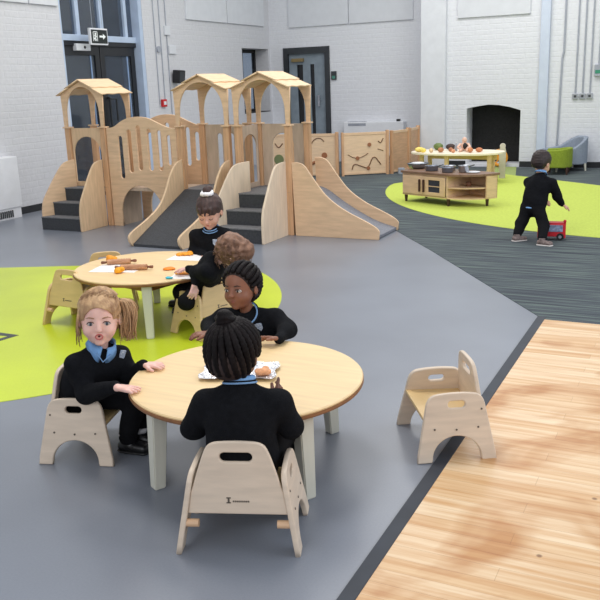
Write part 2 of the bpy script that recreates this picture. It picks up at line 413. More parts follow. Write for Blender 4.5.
# exterior beyond the glass: brick yard wall, its dimness put into the dark colour
yard = brick_paint('dimmed_yard_brick', (44, 40, 50), 'X')
struct(MB().box(-9.6, -9.4, 5.5, 16, -.1, 5.0).build('wall_yard', yard), 'dark brick yard wall seen through the left windows')
struct(MB().box(-9.4, WX-WT, 5.5, 16, -.1, -.02).build('floor_yard', mat('dark_paving', (40, 42, 46), .8)), 'dark paving outside')
# jamb linings
mb = MB(); mb.box(WX-WT, WX-.005, 10.02, 10.098, 0, 3.7); struct(mb.build('trim_11', JAMBB), 'pale blue jamb lining right of the doors')
mb = MB(); mb.box(WX-WT, WX-.005, 8.382, 8.41, 0, 3.7); struct(mb.build('trim_12', JAMBB))
DOORM = mat('dark_door_metal', (30, 32, 36), .35)
PALEBLUE = mat('pale_blue_glazing_bead', (130, 155, 190), .4)
def door_leaf(name, y0, y1, strip, handle_y, notice):
    root = thing(name, (XD, y0, 0), 0, None, None)
    for k in ('label', 'category'):
        if k in root: del root[k]
    struct(root, 'dark glazed door leaf in the left wall')
    w = y1-y0
    fr = plate('door_frame', [(0, 0), (w, 0), (w, 2.0), (0, 2.0)], DOORM, root, MYZ, ([(.09, .25), (w-.09, .25), (w-.09, 1.88), (.09, 1.88)],), .05, .003)
    MB().box(-.006, .004, .085, w-.085, .24, 1.89).build('pane', GLASS, root)
    MB().box(.004, .014, strip-.012, strip+.012, .25, 1.88, .002).build('upright_strip', PALEBLUE, root)
    if notice: MB().box(.004, .014, .055, .075, .1, 1.7, .002).build('upright_strip', WHITEP, root)  # thin white upright strip near one edge of the leaf
    h = handle_y
    MB().tube([(.02, h[0], 1.32), (.07, h[0], 1.32), (.07, h[1], 1.32), (.07, h[1], 1.02), (.07, h[0], 1.02), (.02, h[0], 1.02)][:2]+[(.07, h[0], 1.32), (.07, h[0], .85), (.02, h[0], .85)], .012).build('handle', BLACK, root)
    MB().tube([(.07, h[0], 1.30), (.07, h[1], 1.30), (.07, h[1], 1.0)], .012).build('handle', BLACK, root)
    if notice: tag(MB().box(.006, .010, w-.26, w-.10, 1.36, 1.47).build('paper_notice', PAPER, root), 'white paper notice')
door_leaf('door_1', 8.43, 9.22, .62, (.74, .60), True)
door_leaf('door_2', 9.24, 10.0, .60, (.06, .20), False)
struct(MB().box(XD-.04, XD+.05, 8.41, 10.02, 2.0, 2.06, .004).build('trim_13', DOORM), 'dark door head')
# recessed window near the corner
XW = WX-.30
mb = MB(); mb.box(XW-.03, XW+.03, 12.91, 13.88, .93, .99); mb.box(XW-.03, XW+.03, 12.91, 13.88, 1.99, 2.05); mb.box(XW-.03, XW+.03, 12.91, 12.97, .93, 2.05); mb.box(XW-.03, XW+.03, 13.82, 13.88, .93, 2.05)
wn = struct(mb.build('window_2', BLACK), 'small recessed window with black frame near the corner')
MB().box(XW-.005, XW+.003, 12.95, 13.84, .97, 2.01).build('pane', GLASS, wn)
mb = MB(); mb.box(WX-.28, WX-.002, 12.912, 12.93, .93, 2.05); mb.box(WX-.28, WX-.002, 12.93, 13.88, .931, .945)
struct(mb.build('trim_14', BLACK), 'black window lining')
# grey door in the back wall
root = thing('door_3', (-7.135, YD, 0), 0, None, None); struct(root, 'grey door with dark frame and tall narrow glass in the back wall')
plate('door_frame', [(0, 0), (.925, 0), (.925, 2.05), (0, 2.05)], mat('charcoal_door_frame', (46, 50, 54), .45), root, T(0, .02, 0) @ MXZ, ([(.09, .0), (.835, .0), (.835, 1.94), (.09, 1.94)],), .10, .003)
DG = mat('blue_grey_door', (126, 138, 148), .45)
plate('door_leaf', [(.09, 0), (.835, 0), (.835, 1.94), (.09, 1.94)], DG, root, T(0, .05, 0) @ MXZ, ([(.25, .5), (.37, .5), (.37, 1.75), (.25, 1.75)], [(.52, .5), (.60, .5), (.60, 1.75), (.52, 1.75)]), .045, .002)
for a, c in ((.25, .37), (.52, .60)): MB().box(a-.01, c+.01, .062, .068, .49, 1.76).build('pane', mat('dark_pane', (24, 26, 30), .15), root)
MB().cyl((.70, .03, 1.10), (.70, -.02, 1.10), .02).box(.68, .72, -.045, -.02, 1.0, 1.2, .008).build('door_handle', METAL, root)
MB().box(.16, .40, -.03, .03, 1.80, 1.86, .006).build('door_closer', mat('brass_closer', (150, 130, 90), .4, metal=.6), root)

# ================================================================== WALL FITTINGS
def sbox(name, x0, x1, y0, y1, z0, z1, m, label, cat, group=None, bev=.004):
    c = ((x0+x1)/2, (y0+y1)/2, z0)
    return tag(MB().box(x0, x1, y0, y1, z0, z1, bev).build(name, m, off=c), label, cat, group)
# exit sign over the doors
r = thing('exit_sign', (-7.30, 8.94, 2.0), 0, 'black and white running man exit sign with arrow above dark doors', 'sign')
MB().box(-.02, .02, -.175, .175, 0, .21, .006).build('housing', WHITEP, r)
MB().box(.020, .024, -.158, .158, .02, .19).build('sign_face', mat('sign_black', (20, 28, 26), .4), r)
mb = MB()
WHT = mat('sign_white', (235, 240, 238), .5)
X = .0245
mb.box(X, X+.002, -.128, -.118, .045, .168); mb.box(X, X+.002, -.128, -.04, .158, .168); mb.box(X, X+.002, -.05, -.04, .045, .168)   # doorway
mb.sph((X, -.078, .137), (.002, .016, .016), 12)
for a, c in (((-.082, .122), (-.092, .088)), ((-.092, .088), (-.075, .066)), ((-.075, .066), (-.088, .048)), ((-.092, .088), (-.108, .066)), ((-.082, .118), (-.062, .098)), ((-.082, .118), (-.104, .106))):
    mb.cyl((X, *a), (X, *c), .010, n=6)
mb.build('running_man_symbol', WHT, r)
mb = MB(); mb.prism([(.0, .095), (.07, .095), (.07, .07), (.125, .107), (.07, .144), (.07, .119), (.0, .119)], 0, .002, T(X, 0, 0) @ MYZ); mb.build('arrow_symbol', WHT, r)
MB().box(-.005, .005, -.005, .005, .21, .215).tube([(-.0, -.1, .21), (0, -.1, .9)], .003).tube([(-.0, .1, .21), (0, .1, .9)], .003).build('hanging_wire', GALV, r)
r = thing('emergency_light', (WX-.09, 8.84, 1.935), 0, 'small white emergency light box under the exit sign', 'light')
MB().box(-.03, .04, -.14, .14, 0, .09, .01).build('housing', WHITEP, r); MB().sph((.042, .02, .045), (.01, .02, .02), 12).build('sensor', BLACK, r)
r = thing('fire_alarm_point', (WX, 10.45, 1.15), 0, 'red square fire alarm call point on left wall', 'alarm')
MB().box(0, .04, -.055, .055, 0, .11, .006).build('housing', mat('alarm_red', (190, 40, 45), .4), r); MB().box(.04, .045, -.03, .03, .03, .08).build('button', WHITEP, r)
r = thing('wall_speaker', (WX, 10.79, 1.50), 0, 'black box speaker tilted on the left wall above the climbing frame', 'speaker')
MB().box(.02, .14, -.085, .085, 0, .19, .012, Matrix.Rotation(.12, 4, 'Y')).build('housing', BLACK, r); MB().box(0, .05, -.02, .02, .07, .11).build('bracket', BLACK, r)
MB().box(.135, .142, -.07, .07, .015, .175, .01, Matrix.Rotation(.12, 4, 'Y')).build('grille', DARKG, r)
for y, z1, lab in ((10.36, 1.15, 'thin grey conduit running down to the red alarm, left of the pair'), (10.50, 1.26, 'thin grey conduit running down to the red alarm, right of the pair'), (10.66, .6, 'thin grey conduit beside the black wall speaker')):
    tag(MB().tube([(WX+.012, y, 3.9), (WX+.012, y, z1)], .007).build('conduit', GALV), lab, 'conduit', 'conduits on the left wall')
r = thing('round_detector', (WX, 10.42, 1.98), 0, 'small round grey fitting on the left wall conduit', 'fitting'); MB().cyl((0, 0, 0), (.03, 0, 0), .045).build('body', GALV, r)
sbox('junction_box', WX, WX+.03, 10.60, 10.74, 2.19, 2.32, BOARD, 'white switch box high on left wall, upper of two', 'switch', 'white boxes on left wall')
sbox('junction_box', WX, WX+.03, 10.68, 10.86, 1.92, 2.04, BOARD, 'white switch box on left wall, lower of two', 'switch', 'white boxes on left wall')
# low white heater cabinets
r = thing('radiator_cover', (WX, 7.0, 0), 0, 'white low radiator cabinet at the left edge of the hall', 'radiator')
MB().box(0, .16, -.7, .22, .12, .715, .012).build('casing', WHITEP, r); MB().box(.01, .15, -.68, .20, 0, .12).build('plinth', WHITEP, r)
mb = MB(); [mb.box(.15, .162, y, y+.012, .02, .10) for y in [-.4+.03*i for i in range(16)]]; mb.build('vent_grille', DARKG, r)
r = thing('radiator', (-5.35, YD-.09, .12), 0, 'long white wall radiator standing behind the wooden fence', 'radiator')
MB().box(-.55, .58, -.07, .09, 0, .60, .015).build('casing', WHITEP, r)
mb = MB(); [mb.box(x, x+.012, -.055, .03, .598, .606) for x in [-.48+.022*i for i in range(16)]]; mb.box(-.46, -.12, -.073, -.069, .53, .575); mb.build('vent_grille', mat('grille_grey', (150, 155, 165), .5), r)
MB().box(.44, .50, -.04, .02, .60, .64, .006).build('valve', BLACK, r)
# door entry device
r = thing('door_entry_pad', (-6.13, YD, 1.46), 0, 'small green and black entry pad right of grey door', 'keypad')
MB().box(-.05, .05, -.03, 0, 0, .15, .006).build('housing', DARKG, r); MB().box(-.03, .03, -.034, -.03, .02, .07).build('green_panel', mat('pad_green', (70, 130, 115), .4), r)
# conduits and sockets right of the fireplace
tag(MB().tube([(-2.06, YF-.02, 3.9), (-2.065, YF-.02, 1.75), (-2.085, YF-.02, 1.65), (-2.11, YF-.02, .30)], .013).build('conduit', GALV), 'grey conduit running to the floor behind the armchairs', 'conduit')
for k, x in enumerate((-1.87, -1.765, -1.66)):
    nm = ('leftmost', 'middle', 'rightmost')[k]
    tag(MB().tube([(x, YF-.015, 3.9), (x, YF-.015, 1.12)], .011).build('conduit', GALV), 'grey vertical conduit above wall sockets, %s of three' % nm, 'conduit', 'conduits above the sockets')
    r = thing('wall_socket', (x, YF, 1.04), 0, 'small metal wall socket under conduit, %s of three' % nm, 'socket', 'metal wall sockets')
    MB().box(-.042, .042, -.03, 0, 0, .085, .006).build('box', METAL, r); MB().box(-.018, .018, -.034, -.03, .025, .06).build('switch_plate', DARKG, r)
r = thing('wall_controller', (-1.55, YF, 1.37), 0, 'grey and green control box at right edge of far wall', 'control box')
MB().box(-.06, .06, -.05, 0, 0, .17, .008).build('housing', GALV, r); MB().box(-.045, .045, -.055, -.05, .04, .09).build('green_panel', mat('controller_green', (50, 140, 110), .4), r)
tag(MB().tube([(-1.55, YF-.02, 3.9), (-1.55, YF-.02, 1.54)], .010).build('conduit', GALV), 'grey conduit above the green control box', 'conduit')

# ================================================================== CLIMBING FRAME
Y0, Y1 = 6.95, 7.42; PZ = .42; PT = 1.04
frame = thing('climbing_frame', (-4.9, 7.2, 0), 0, 'large wooden toddler climbing frame with three roofed towers, bridge, stairs and slides', 'climbing frame')
FO = Vector((-4.9, 7.2, 0)); TF = Matrix.Translation(-FO)
def fplate(name, outer, m, plane, pos, holes=(), t=.02, parent=None, bev=.003):
    M = TF @ (T(0, pos, 0) @ MXZ if plane == 'Y' else T(pos, 0, 0) @ MYZ)
    return plate(name, outer, m, parent or frame, M, holes, t, bev)
def fbox(name, x0, x1, y0, y1, z0, z1, m, bev=.003, parent=None):
    return MB().box(x0, x1, y0, y1, z0, z1, bev, None).build(name, m, parent or frame)
def fb(mb, name, m, parent=None, smooth=False):
    mb.bm.transform(TF); return mb.build(name, m, parent or frame, smooth)
def arch_frame(a, b, ze, zp, zi):
    """upper frame in profile: legs from the ledge, arch inside, gable or flat top"""
    c = (a+b)/2; w = (b-a)/2
    inner = []
    for i in range(25):
        q = PI*i/24
        x = (w-.048)*math.cos(q); z = PT+.10+(zi-PT-.10)*math.sin(q)**.8
        inner.append((c+x, z))
    out = [(a, PT+.012), (a-.004, PT+.2), (a-.012, ze), (c, zp), (b+.012, ze), (b+.004, PT+.2), (b, PT+.012), (b-.045, PT+.012)]
    return out+inner+[(a+.045, PT+.012)]
def tower(x0, x1):
    for (px, py) in ((x0, Y0), (x1, Y0), (x0, Y1), (x1, Y1)):
        sx = 1 if px == x0 else -1; sy = 1 if py == Y0 else -1
        p = fb(MB().box(px, px+sx*.062, py, py+sy*.055, 0, PT, .004), 'post', WOODD)
        fb(MB().box(px-sx*.014, px+sx*.078, py-sy*.014, py+sy*.066, PT, PT+.014, .003), 'ledge', WOOD, p)
    c = (x0+x1)/2; w_ = (x1-x0)/2
    fplate('gable_frame', arch_frame(x0, x1, 1.395, 1.525, 1.465), WOOD, 'Y', Y0+.012)
    fplate('gable_frame', arch_frame(x0, x1, 1.395, 1.525, 1.465), WOOD, 'Y', Y1-.012)
    for s in (-1, 1):
        a = math.atan2(.13, w_+.012)
        for k in (0, 1):
            # two overlapping boards on each slope, the lower one tucked under the upper
            u0, u1 = (-.008, .20) if k == 0 else (.17, .335)
            pts = []
            n = 14
            for i in range(n+1):
                v = -.035+(Y1-Y0+.05)*i/n
                pts.append((v, u1+.006*math.sin(i*1.3+k)))
            outl = [(-.035, u0)]+pts+[(Y1-Y0+.015, u0)]
            me = plate_mesh(outl, (), .012, .002)
            # local (v along Y, u down slope)
            R_ = Matrix(((0, s*math.cos(a), s*math.sin(a), c), (1, 0, 0, Y0), (0, -math.sin(a), math.cos(a), 1.538-(.012 if k else 0)), (0, 0, 0, 1)))
            me.transform(TF @ R_); me.materials.clear(); link('roof_panel', me, ROOFW, frame)
    fb(MB().box(x0+.012, x1-.012, Y0+.012, Y1-.012, PZ-.05, PZ-.006, .003), 'platform', WOODG)
    fb(MB().box(x0+.02, x1-.02, Y0-.0, Y1-.02, PZ-.006, PZ, .001), 'platform_mat', RUBBERL)
TL = (-6.25, -5.71); TM = (-4.80, -4.19); TR = (-4.125, -3.52)
for t_ in (TL, TM, TR): tower(*t_)
def arch_panel(plane, pos, a, b, z0=PZ, zt=PT, m=WOODV, hw=None):
    c = (a+b)/2; w = hw or (b-a)/2-.075
    hole = [(c-w, z0+.05), (c+w, z0+.05)]+[(c+w*math.cos(q), zt-.09-w*.95+w*.95*math.sin(q)) for q in [PI*i/18 for i in range(19)]]
    fplate('arch_panel', [(a, z0), (b, z0), (b, zt), (a, zt)], m, plane, pos, (hole,), .018)
arch_panel('Y', Y0+.03, TL[0]+.07, TL[1]-.07, hw=.185)
arch_panel('Y', Y1-.03, TR[0]+.07, TR[1]-.07, m=WOODG, hw=.12)
arch_panel('X', TR[0]+.03, Y0+.07, Y1-.07, m=WOODG, hw=.14)
fplate('window_panel', [(TM[0]+.07, PZ), (TM[1]-.07, PZ), (TM[1]-.07, PT), (TM[0]+.07, PT)], WOODG, 'Y', Y1-.03, (slot(-4.56, .55, .95, .06), slot(-4.42, .55, .95, .06)), .018)
# bridge rails: arched top, six slots, tunnel arch below
def rail(name, Y, tunnel):
    top = smooth_open([(-5.705, 1.035), (-5.60, 1.045), (-5.50, 1.11), (-5.38, 1.145), (-5.26, 1.15), (-5.15, 1.135), (-5.03, 1.08), (-4.90, 1.03), (-4.82, 1.03)])
    bot = []
    if tunnel:
        bot = [(-5.045, 0), (-5.045, .1)]+[(-5.315+.27*math.cos(q), .14+.30*math.sin(q)) for q in [PI*i/24 for i in range(25)]]+[(-5.585, .1), (-5.585, 0)]
        out = [(-4.82, 0)]+bot+[(-5.705, 0)]
    else: out = [(-4.78, PZ-.05), (-5.66, PZ-.05)]
    sl = [slot(x, z0, z1, .055) for x, z1, z0 in ((-5.53, .957, .51), (-5.412, 1.02, .575), (-5.29, 1.06, .60), (-5.155, 1.025, .598), (-5.03, 1.01, .60), (-4.915, .96, .655))]
    fplate(name, out+top, WOOD, 'Y', Y, sl, .022)
rail('bridge_rail', Y0+.03, True); rail('bridge_rail', 7.50, True)
fb(MB().box(-5.66, -4.78, Y0+.04, Y1-.04, PZ-.04, PZ-.004, .003), 'bridge_deck', WOODG)
fb(MB().box(-5.64, -5.62, Y0+.06, Y1-.06, 0, PZ-.05), 'tunnel_wall', WOODG); fb(MB().box(-5.02, -5.0, Y0+.06, Y1-.06, 0, PZ-.05), 'tunnel_wall', WOODG)
# stairs
def stairs(xa, xb, yf, mL, mR, sk):
    prof = smooth_open([(yf, .02), (yf, .27), (yf+.10, .43), (yf+.20, .58), (yf+.28, .68), (yf+.36, .705), (Y0, .71)], 2)
    out = [(Y0, 0), (yf, 0)]+prof
    fplate('stair_side', out, mR, 'X', xb+.012, (), .022)
    # the left side board stands splayed outwards towards the foot of the stair
    me = plate_mesh(out, (), .022, .003); L = Y0-yf
    me.transform(TF @ T(xa+sk, Y0, 0) @ RZ(-math.atan2(sk, L)) @ T(0, -Y0, 0) @ MYZ); me.materials.clear(); link('stair_side', me, mL, frame)
    d = (L-.02)/3
    for k in range(3):
        y = yf+.02+d*k; z = .14*(k+1); xl = lambda yy: xa+.014+sk*(yy-yf)/L
        for nm, m, z0, z1, e in (('stair_riser', RUBBER, z-.14, z-.012, 0), ('stair_tread', RUBBERL, z-.012, z, .006)):
            fb(MB().prism([(xl(y)+.0, y-e), (xb, y-e), (xb, Y0), (xl(Y0), Y0)], z0, z1), nm, m)
stairs(-6.36, -5.80, 6.53, WOOD, WOODH, .20)
stairs(-4.14, -3.60, 6.45, WOODP, WOODP, .16)
# rubber ramp from the middle tower
for x, m in ((-4.76, WOODH), (-4.205, WOODH)):
    fplate('ramp_side', [(Y0, 0), (6.04, 0)]+smooth_open([(6.0, .05), (5.99, .11), (6.08, .15), (6.28, .21), (6.50, .30), (6.62, .42), (6.73, .60), (6.84, .70), (Y0, .72)], 2), m, 'X', x, (), .022)
fb(MB().prism([(6.04, .0), (6.04, .025), (Y0, PZ), (Y0, PZ-.05)], -4.745, -4.22, MYZ), 'ramp_surface', RUBBER)
# slide to the right
ns = smooth_open([(-3.52, .70), (-3.46, .705), (-3.39, .68), (-3.34, .61), (-3.27, .515), (-3.165, .382), (-2.985, .261), (-2.776, .17), (-2.67, .115), (-2.64, .08)], 2)
for y, m in ((6.965, WOOD), (7.49, WOOD)):
    fplate('slide_side', ns+[(-2.645, 0), (-3.50, 0)], m, 'Y', y, (), .022)
sv = smooth_open([(-3.50, PZ), (-3.40, .40), (-3.20, .26), (-3.0, .15), (-2.85, .08), (-2.66, .03)], 2)
fb(MB().prism(sv+[(-2.66, .005), (-2.85, .05), (-3.0, .12), (-3.2, .23), (-3.40, .37), (-3.50, PZ-.03)], -7.48, -6.975, MXZ), 'slide_surface', SLIDEM)
for yy in (7.49,):
    pass

# ================================================================== WOODEN FENCE
def fence_panel(p, q, motifs, label, h=.66):
    p = Vector((*p, 0)); q = Vector((*q, 0)); d = q-p; a = math.atan2(d.y, d.x); w = d.length
    r = thing('play_fence_panel', p, a, label, 'fence panel', 'wooden play fence panels')
    plate('panel', [(.03, .03), (w-.03, .03), (w-.03, h-.025), (.03, h-.025)], mat('pinkish_fence_board', (222, 192, 158), .55, .04, (6, 6, 40)) if motifs else mat('tan_fence_board', (198, 158, 122), .55, .06, (6, 6, 40)), r, MXZ, (), .016)
    MB().box(.03, w-.03, -.014, .014, h-.04, h, .003).build('rail', WOOD, r); MB().box(.03, w-.03, -.014, .014, .02, .05, .003).build('rail', WOOD, r)
    mb = MB(); mb.box(w-.035, w+.01, -.03, .03, 0, h+.02, .004); mb.build('post', WOODD, r)
    mb = MB(); mb.box(-.0, .035, -.026, .026, 0, h+.01, .004); mb.build('post', WOODD, r)
    for nm, m, pts, rad in motifs:
        if len(pts) == 1: MB().cyl((pts[0][0], -.008, pts[0][1]), (pts[0][0], -.020, pts[0][1]), rad, n=18).build(nm, m, r)
        else: MB().tube([(x, -.010, z) for x, z in smooth_open(pts, 2)], rad, 6).build(nm, m, r)
    return r
GRV = mat('dark_groove', (112, 78, 52), .6)
KN = mat('reddish_wood_knob', (150, 96, 62), .5)
fence_panel((-5.80, 11.55), (-5.10, 11.68), [('wavy_groove', GRV, [(.20, .50), (.28, .48), (.34, .58), (.44, .60), (.50, .54)], .008),
    ('bear_cutout', KN, [(.30, .20), (.36, .24), (.42, .18), (.48, .22), (.46, .30)], .026), ('bear_cutout', KN, [(.50, .33)], .045)], 'pale fence panel with wavy groove and brown animal cut-out')
fence_panel((-6.30, 11.50), (-5.84, 11.54), [('bird_groove', GRV, [(.20, .52), (.26, .44), (.33, .52)], .009), ('pot_cutout', mat('olive_cutout', (110, 120, 80), .6), [(.26, .27)], .08), ('pot_cutout', BLACK, [(.26, .14)], .045)], 'narrow fence panel with bird groove and round cut-out behind the slide tower')
fence_panel((-5.05, 11.70), (-4.44, 12.12), [('zigzag_groove', GRV, [(.16, .10), (.19, .19), (.30, .15), (.42, .10), (.50, .32), (.62, .16)], .009), ('knob', KN, [(.42, .11)], .028),
    ('arc_groove', GRV, [(.10, .33), (.20, .27), (.32, .28), (.42, .34)], .006), ('knob', KN, [(.25, .27)], .030), ('knob', KN, [(.44, .47)], .030), ('tick_groove', GRV, [(.58, .52), (.62, .48), (.66, .56)], .008), ('tick_groove', GRV, [(.57, .40), (.66, .37)], .006)], 'pale fence panel with zigzag groove and round wooden knobs')
fence_panel((-4.40, 12.14), (-4.30, 12.68), [], 'plain wooden fence panel just right of the zigzag panel')
fence_panel((-4.30, 12.72), (-4.33, 13.27), [], 'plain wooden fence panel ending at the white pillar')
tag(MB().box(-.05, .05, -.03, .03, 0, .10, .012, RZ(.5)).build('tablet_box', mat('pale_grey_box', (160, 165, 175), .5)), 'small grey box on the carpet beside the fence end', 'box')
bpy.data.objects['tablet_box'].location = (-4.22, 12.1, .004)

# ================================================================== PLAY KITCHEN
kp = (-3.24, 9.34, .006); ka = math.atan2(-.435, .90)
k = thing('play_kitchen_counter', kp, ka, 'low wooden play kitchen unit with brown top, oven door and rounded open shelves', 'play kitchen')
KL, KR, KD = .70, .38, .42   # straight length, end radius, depth
def kout(e=0, hole=False): return [(-e, -e), (KL, -e)]+[(KL+(KR+e)*math.cos(math.radians(t)), KD-.02+(KD-.02+e)*math.sin(math.radians(t))) for t in range(-85, 1, 5)]+[(KL+KR+e, KD+e), (-e, KD+e)]
MB().prism(kout(.018), .345, .37, None, .004).build('worktop', mat('brown_worktop', (128, 98, 78), .4, .12, (6, 40, 6)), k)
mb = MB(); mb.box(0, .02, 0, KD, .085, .345, .002); mb.box(KL-.01, KL+.01, .0, KD, .085, .345); mb.box(0, KL, KD-.02, KD, .085, .345); mb.box(0, KL, .012, KD, .085, .10); mb.box(.0, KL, .0, .02, .325, .345)
mb.build('cabinet_body', WOOD, k)
MB().prism(kout(0), .085, .10).build('base_board', WOOD, k)
sh = [(KL, 0)]+[(KL+KR*math.cos(math.radians(t)), KD-.02+(KD-.02)*math.sin(math.radians(t))) for t in range(-85, 1, 5)]+[(KL+KR, KD), (KL, KD)]
MB().prism(sh, .205, .218).build('shelf', WOOD, k)
mb = MB(); mb.box(KL, KL+KR, KD-.02, KD, .10, .345); mb.box(KL+KR-.02, KL+KR, KD-.18, KD, .10, .345); mb.build('back_board', WOOD, k)
d = plate('door', [(.012, .105), (.335, .105), (.335, .322), (.012, .322)], WOOD, k, T(0, -.004, 0) @ MXZ, (), .016)
MB().box(.285, .303, -.035, -.012, .14, .285, .005).build('handle', DARKW, d)
d = plate('oven_door', [(.342, .105), (.68, .105), (.68, .322), (.342, .322)], WOOD, k, T(0, -.004, 0) @ MXZ, ([(.42, .145), (.60, .145), (.60, .285), (.42, .285)],), .016)
MB().box(.35, .37, -.035, -.012, .14, .285, .005).build('handle', DARKW, d)
MB().box(.415, .605, -.002, .004, .14, .29).build('oven_window', mat('dark_oven_window', (48, 50, 58), .2), d)
MB().box(.42, .60, -.012, -.006, .21, .218).build('window_bar', WOOD, d)
for x, y in ((.03, .03), (KL+.0, .03), (KL+KR-.06, KD-.10), (.03, KD-.04)):
    MB().cyl((x, y, 0), (x, y, .088), .014, .022, 12).build('leg', DARKW, k)
kM = Matrix.Translation(kp) @ RZ(ka)
def kpt(x, y, z=.37): return kM @ Vector((x, y, z+.0005))
def pot(x, y, r, h, label, m=METAL, lid=False, handle=True, base=None):
    c = base or kpt(x, y)
    t = thing('toy_pan', c, 1.0, label, 'toy pan', 'toy pans on the kitchen unit')
    MB().lathe([(r*.85, 0), (r, .008), (r, h), (r*1.06, h+.003), (r*1.06, h+.006), (r*.93, h+.003), (r*.9, .012), (0, .012)], n=24).build('bowl', m, t, True)
    if handle: MB().tube([(r, 0, h*.8), (r+.05, 0, h*.9), (r+.10, 0, h)], .006).build('handle', BLACK, t)
    if lid: MB().lathe([(r*1.02, h+.006), (r*.8, h+.03), (r*.3, h+.045), (.012, h+.048), (.012, h+.065), (0, h+.066)], n=24).build('lid', METAL, t, True)
DKP = mat('dark_pan_metal', (120, 126, 138), .3, metal=.5)
pot(.33, .15, .075, .055, 'dark grey toy pan on kitchen worktop, leftmost of the group', DKP)
pot(.47, .30, .07, .05, 'silver toy pan in the middle of the kitchen worktop', METAL)
pot(.60, .12, .065, .05, 'dark grey toy pan on kitchen worktop, front right of the group', DKP)
pot(.74, .24, .06, .07, 'tall silver toy saucepan at right of the kitchen worktop', METAL)
t = thing('toy_plate', kpt(.86, .26), 0, 'flat white toy plate at rounded end of worktop', 'plate'); MB().lathe([(.05, 0), (.08, .010), (.075, .012), (.045, .004), (0, .004)]).build('dish', WHITEP, t, True)
tag(MB().lathe([(.026, 0), (.03, .07), (.027, .07), (.024, .005), (0, .005)]).build('toy_cup', WHITEP, None, True, None), 'white toy cup behind pans on the kitchen worktop', 'cup'); bpy.data.objects['toy_cup'].location = kpt(.66, .37)
# round silver washing bowl at the left end, overhanging the corner
t = thing('colander', kpt(.0, .26), 0, 'silver colander with dark rim on left end of kitchen worktop', 'colander')
MB().lathe([(.07, 0), (.11, .02), (.125, .055), (.13, .06), (.118, .058), (.1, .024), (0, .012)]).build('bowl', METAL, t, True)
MB().tube([(.128*math.cos(a), .128*math.sin(a), .058) for a in [2*PI*i/28 for i in range(28)]], .006, closed=True).build('rim', DARKG, t)
tag(MB().lathe([(.03, 0), (.07, .03), (.075, .05), (.06, .052), (.02, .02), (0, .02)]).build('toy_bowl', WHITEP, None, True), 'small white bowl stacked in the silver colander', 'bowl'); bpy.data.objects['toy_bowl'].location = kpt(.0, .26, .39)
tag(MB().lathe([(.03, 0), (.032, .05), (0, .052)]).build('toy_tin', mat('brown_toy', (120, 80, 60), .5), None, True), 'small brown toy tin on the open kitchen shelf', 'toy'); bpy.data.objects['toy_tin'].location = kpt(.83, .22, .218)

# ================================================================== TABLE OF PLAY FOOD
t = thing('play_food_table', (-3.12, 11.35, .006), -.10, 'pale oval-topped wooden play table covered with toy food behind kitchen unit', 'table')
MB().prism(smooth_poly([(-.66, -.26), (-.2, -.44), (.35, -.40), (.66, -.16), (.64, .22), (.3, .36), (-.4, .36), (-.66, .15)], 3), .395, .42, None, .004).build('table_top', mat('cream_table_top', (240, 228, 206), .45, .04), t)
MB().box(-.50, .52, .10, .12, .30, .39, .003).build('back_panel', WOOD, t)
for x, y in ((-.48, -.16), (-.05, -.30), (.50, -.14), (.44, .18), (-.5, .18)): MB().box(x-.025, x+.025, y-.025, y+.025, 0, .395, .004).build('leg', WOOD, t)
pp = thing('rounded_end_post', (-2.60, 11.80, .006), .1, 'pale wooden board with rounded knob top at right end of food table', 'post')
plate('board', [(-.045, 0), (.045, 0), (.048, .38), (.036, .43)]+arc(0, .455, .040, 0, 180, 10)+[(-.036, .43), (-.048, .38)], mat('pale_greyed_wood', (200, 192, 180), .5), pp, MXZ, (), .03)
tM = Matrix.Translation((-3.12, 11.35, .006)) @ RZ(-.10)
def tpt(x, y): return tM @ Vector((x, y, .4205))
def food(nm, x, y, r, rgb, label, cat, n=1):
    m = mat(nm+'_skin%d%d%d' % rgb, rgb, .6, .08, (30, 30, 30))
    o = MB().sph((0, 0, r[2]), r, 14).build(nm, m, None, True); o.location = tpt(x, y); o.rotation_euler.z = random.uniform(0, 3)
    tag(o, label, cat, 'toy food on the table')
food('toy_cheese', -.50, -.20, (.075, .05, .035), (232, 208, 110), 'yellow toy cheese wedge at left end of food table', 'toy food')
food('toy_lemon', -.41, -.27, (.04, .03, .03), (236, 216, 100), 'small yellow toy lemon near the front left of food table', 'toy food')
food('toy_lettuce', -.36, .15, (.11, .07, .05), (98, 116, 56), 'green toy lettuce heap at back left of food table', 'toy food')
food('toy_aubergine', -.18, .17, (.07, .045, .045), (60, 42, 36), 'dark brown toy aubergine behind the green lettuce', 'toy food')
food('toy_bread', -.30, -.25, (.035, .03, .03), (224, 196, 150), 'pale round toy bread roll left of the brown rolls', 'toy food')
food('toy_potato', -.17, -.22, (.05, .035, .035), (176, 120, 80), 'brown toy potato in front of the dark aubergine', 'toy food')
food('toy_potato', -.07, -.10, (.035, .03, .03), (170, 110, 75), 'small brown toy potato left of the doll', 'toy food')
food('toy_croissant', .24, -.17, (.055, .035, .035), (196, 128, 84), 'orange brown toy croissant just right of the doll', 'toy food')
food('toy_croissant', .34, -.10, (.05, .035, .032), (188, 118, 78), 'darker brown toy croissant, rightmost toy food on table', 'toy food')
food('toy_bun', .02, -.24, (.03, .028, .025), (214, 150, 110), 'small orange toy bun in front of the doll', 'toy food')
t = thing('toy_bottle', tpt(-.04, .02), 0, 'thin grey toy bottle standing between potato and doll', 'toy bottle'); MB().lathe([(.018, 0), (.02, .06), (.008, .09), (.008, .115), (0, .116)], n=14).build('bottle_body', GALV, t, True); MB().cyl((0, 0, .112), (0, 0, .125), .01).build('cap', WHITEP, t)
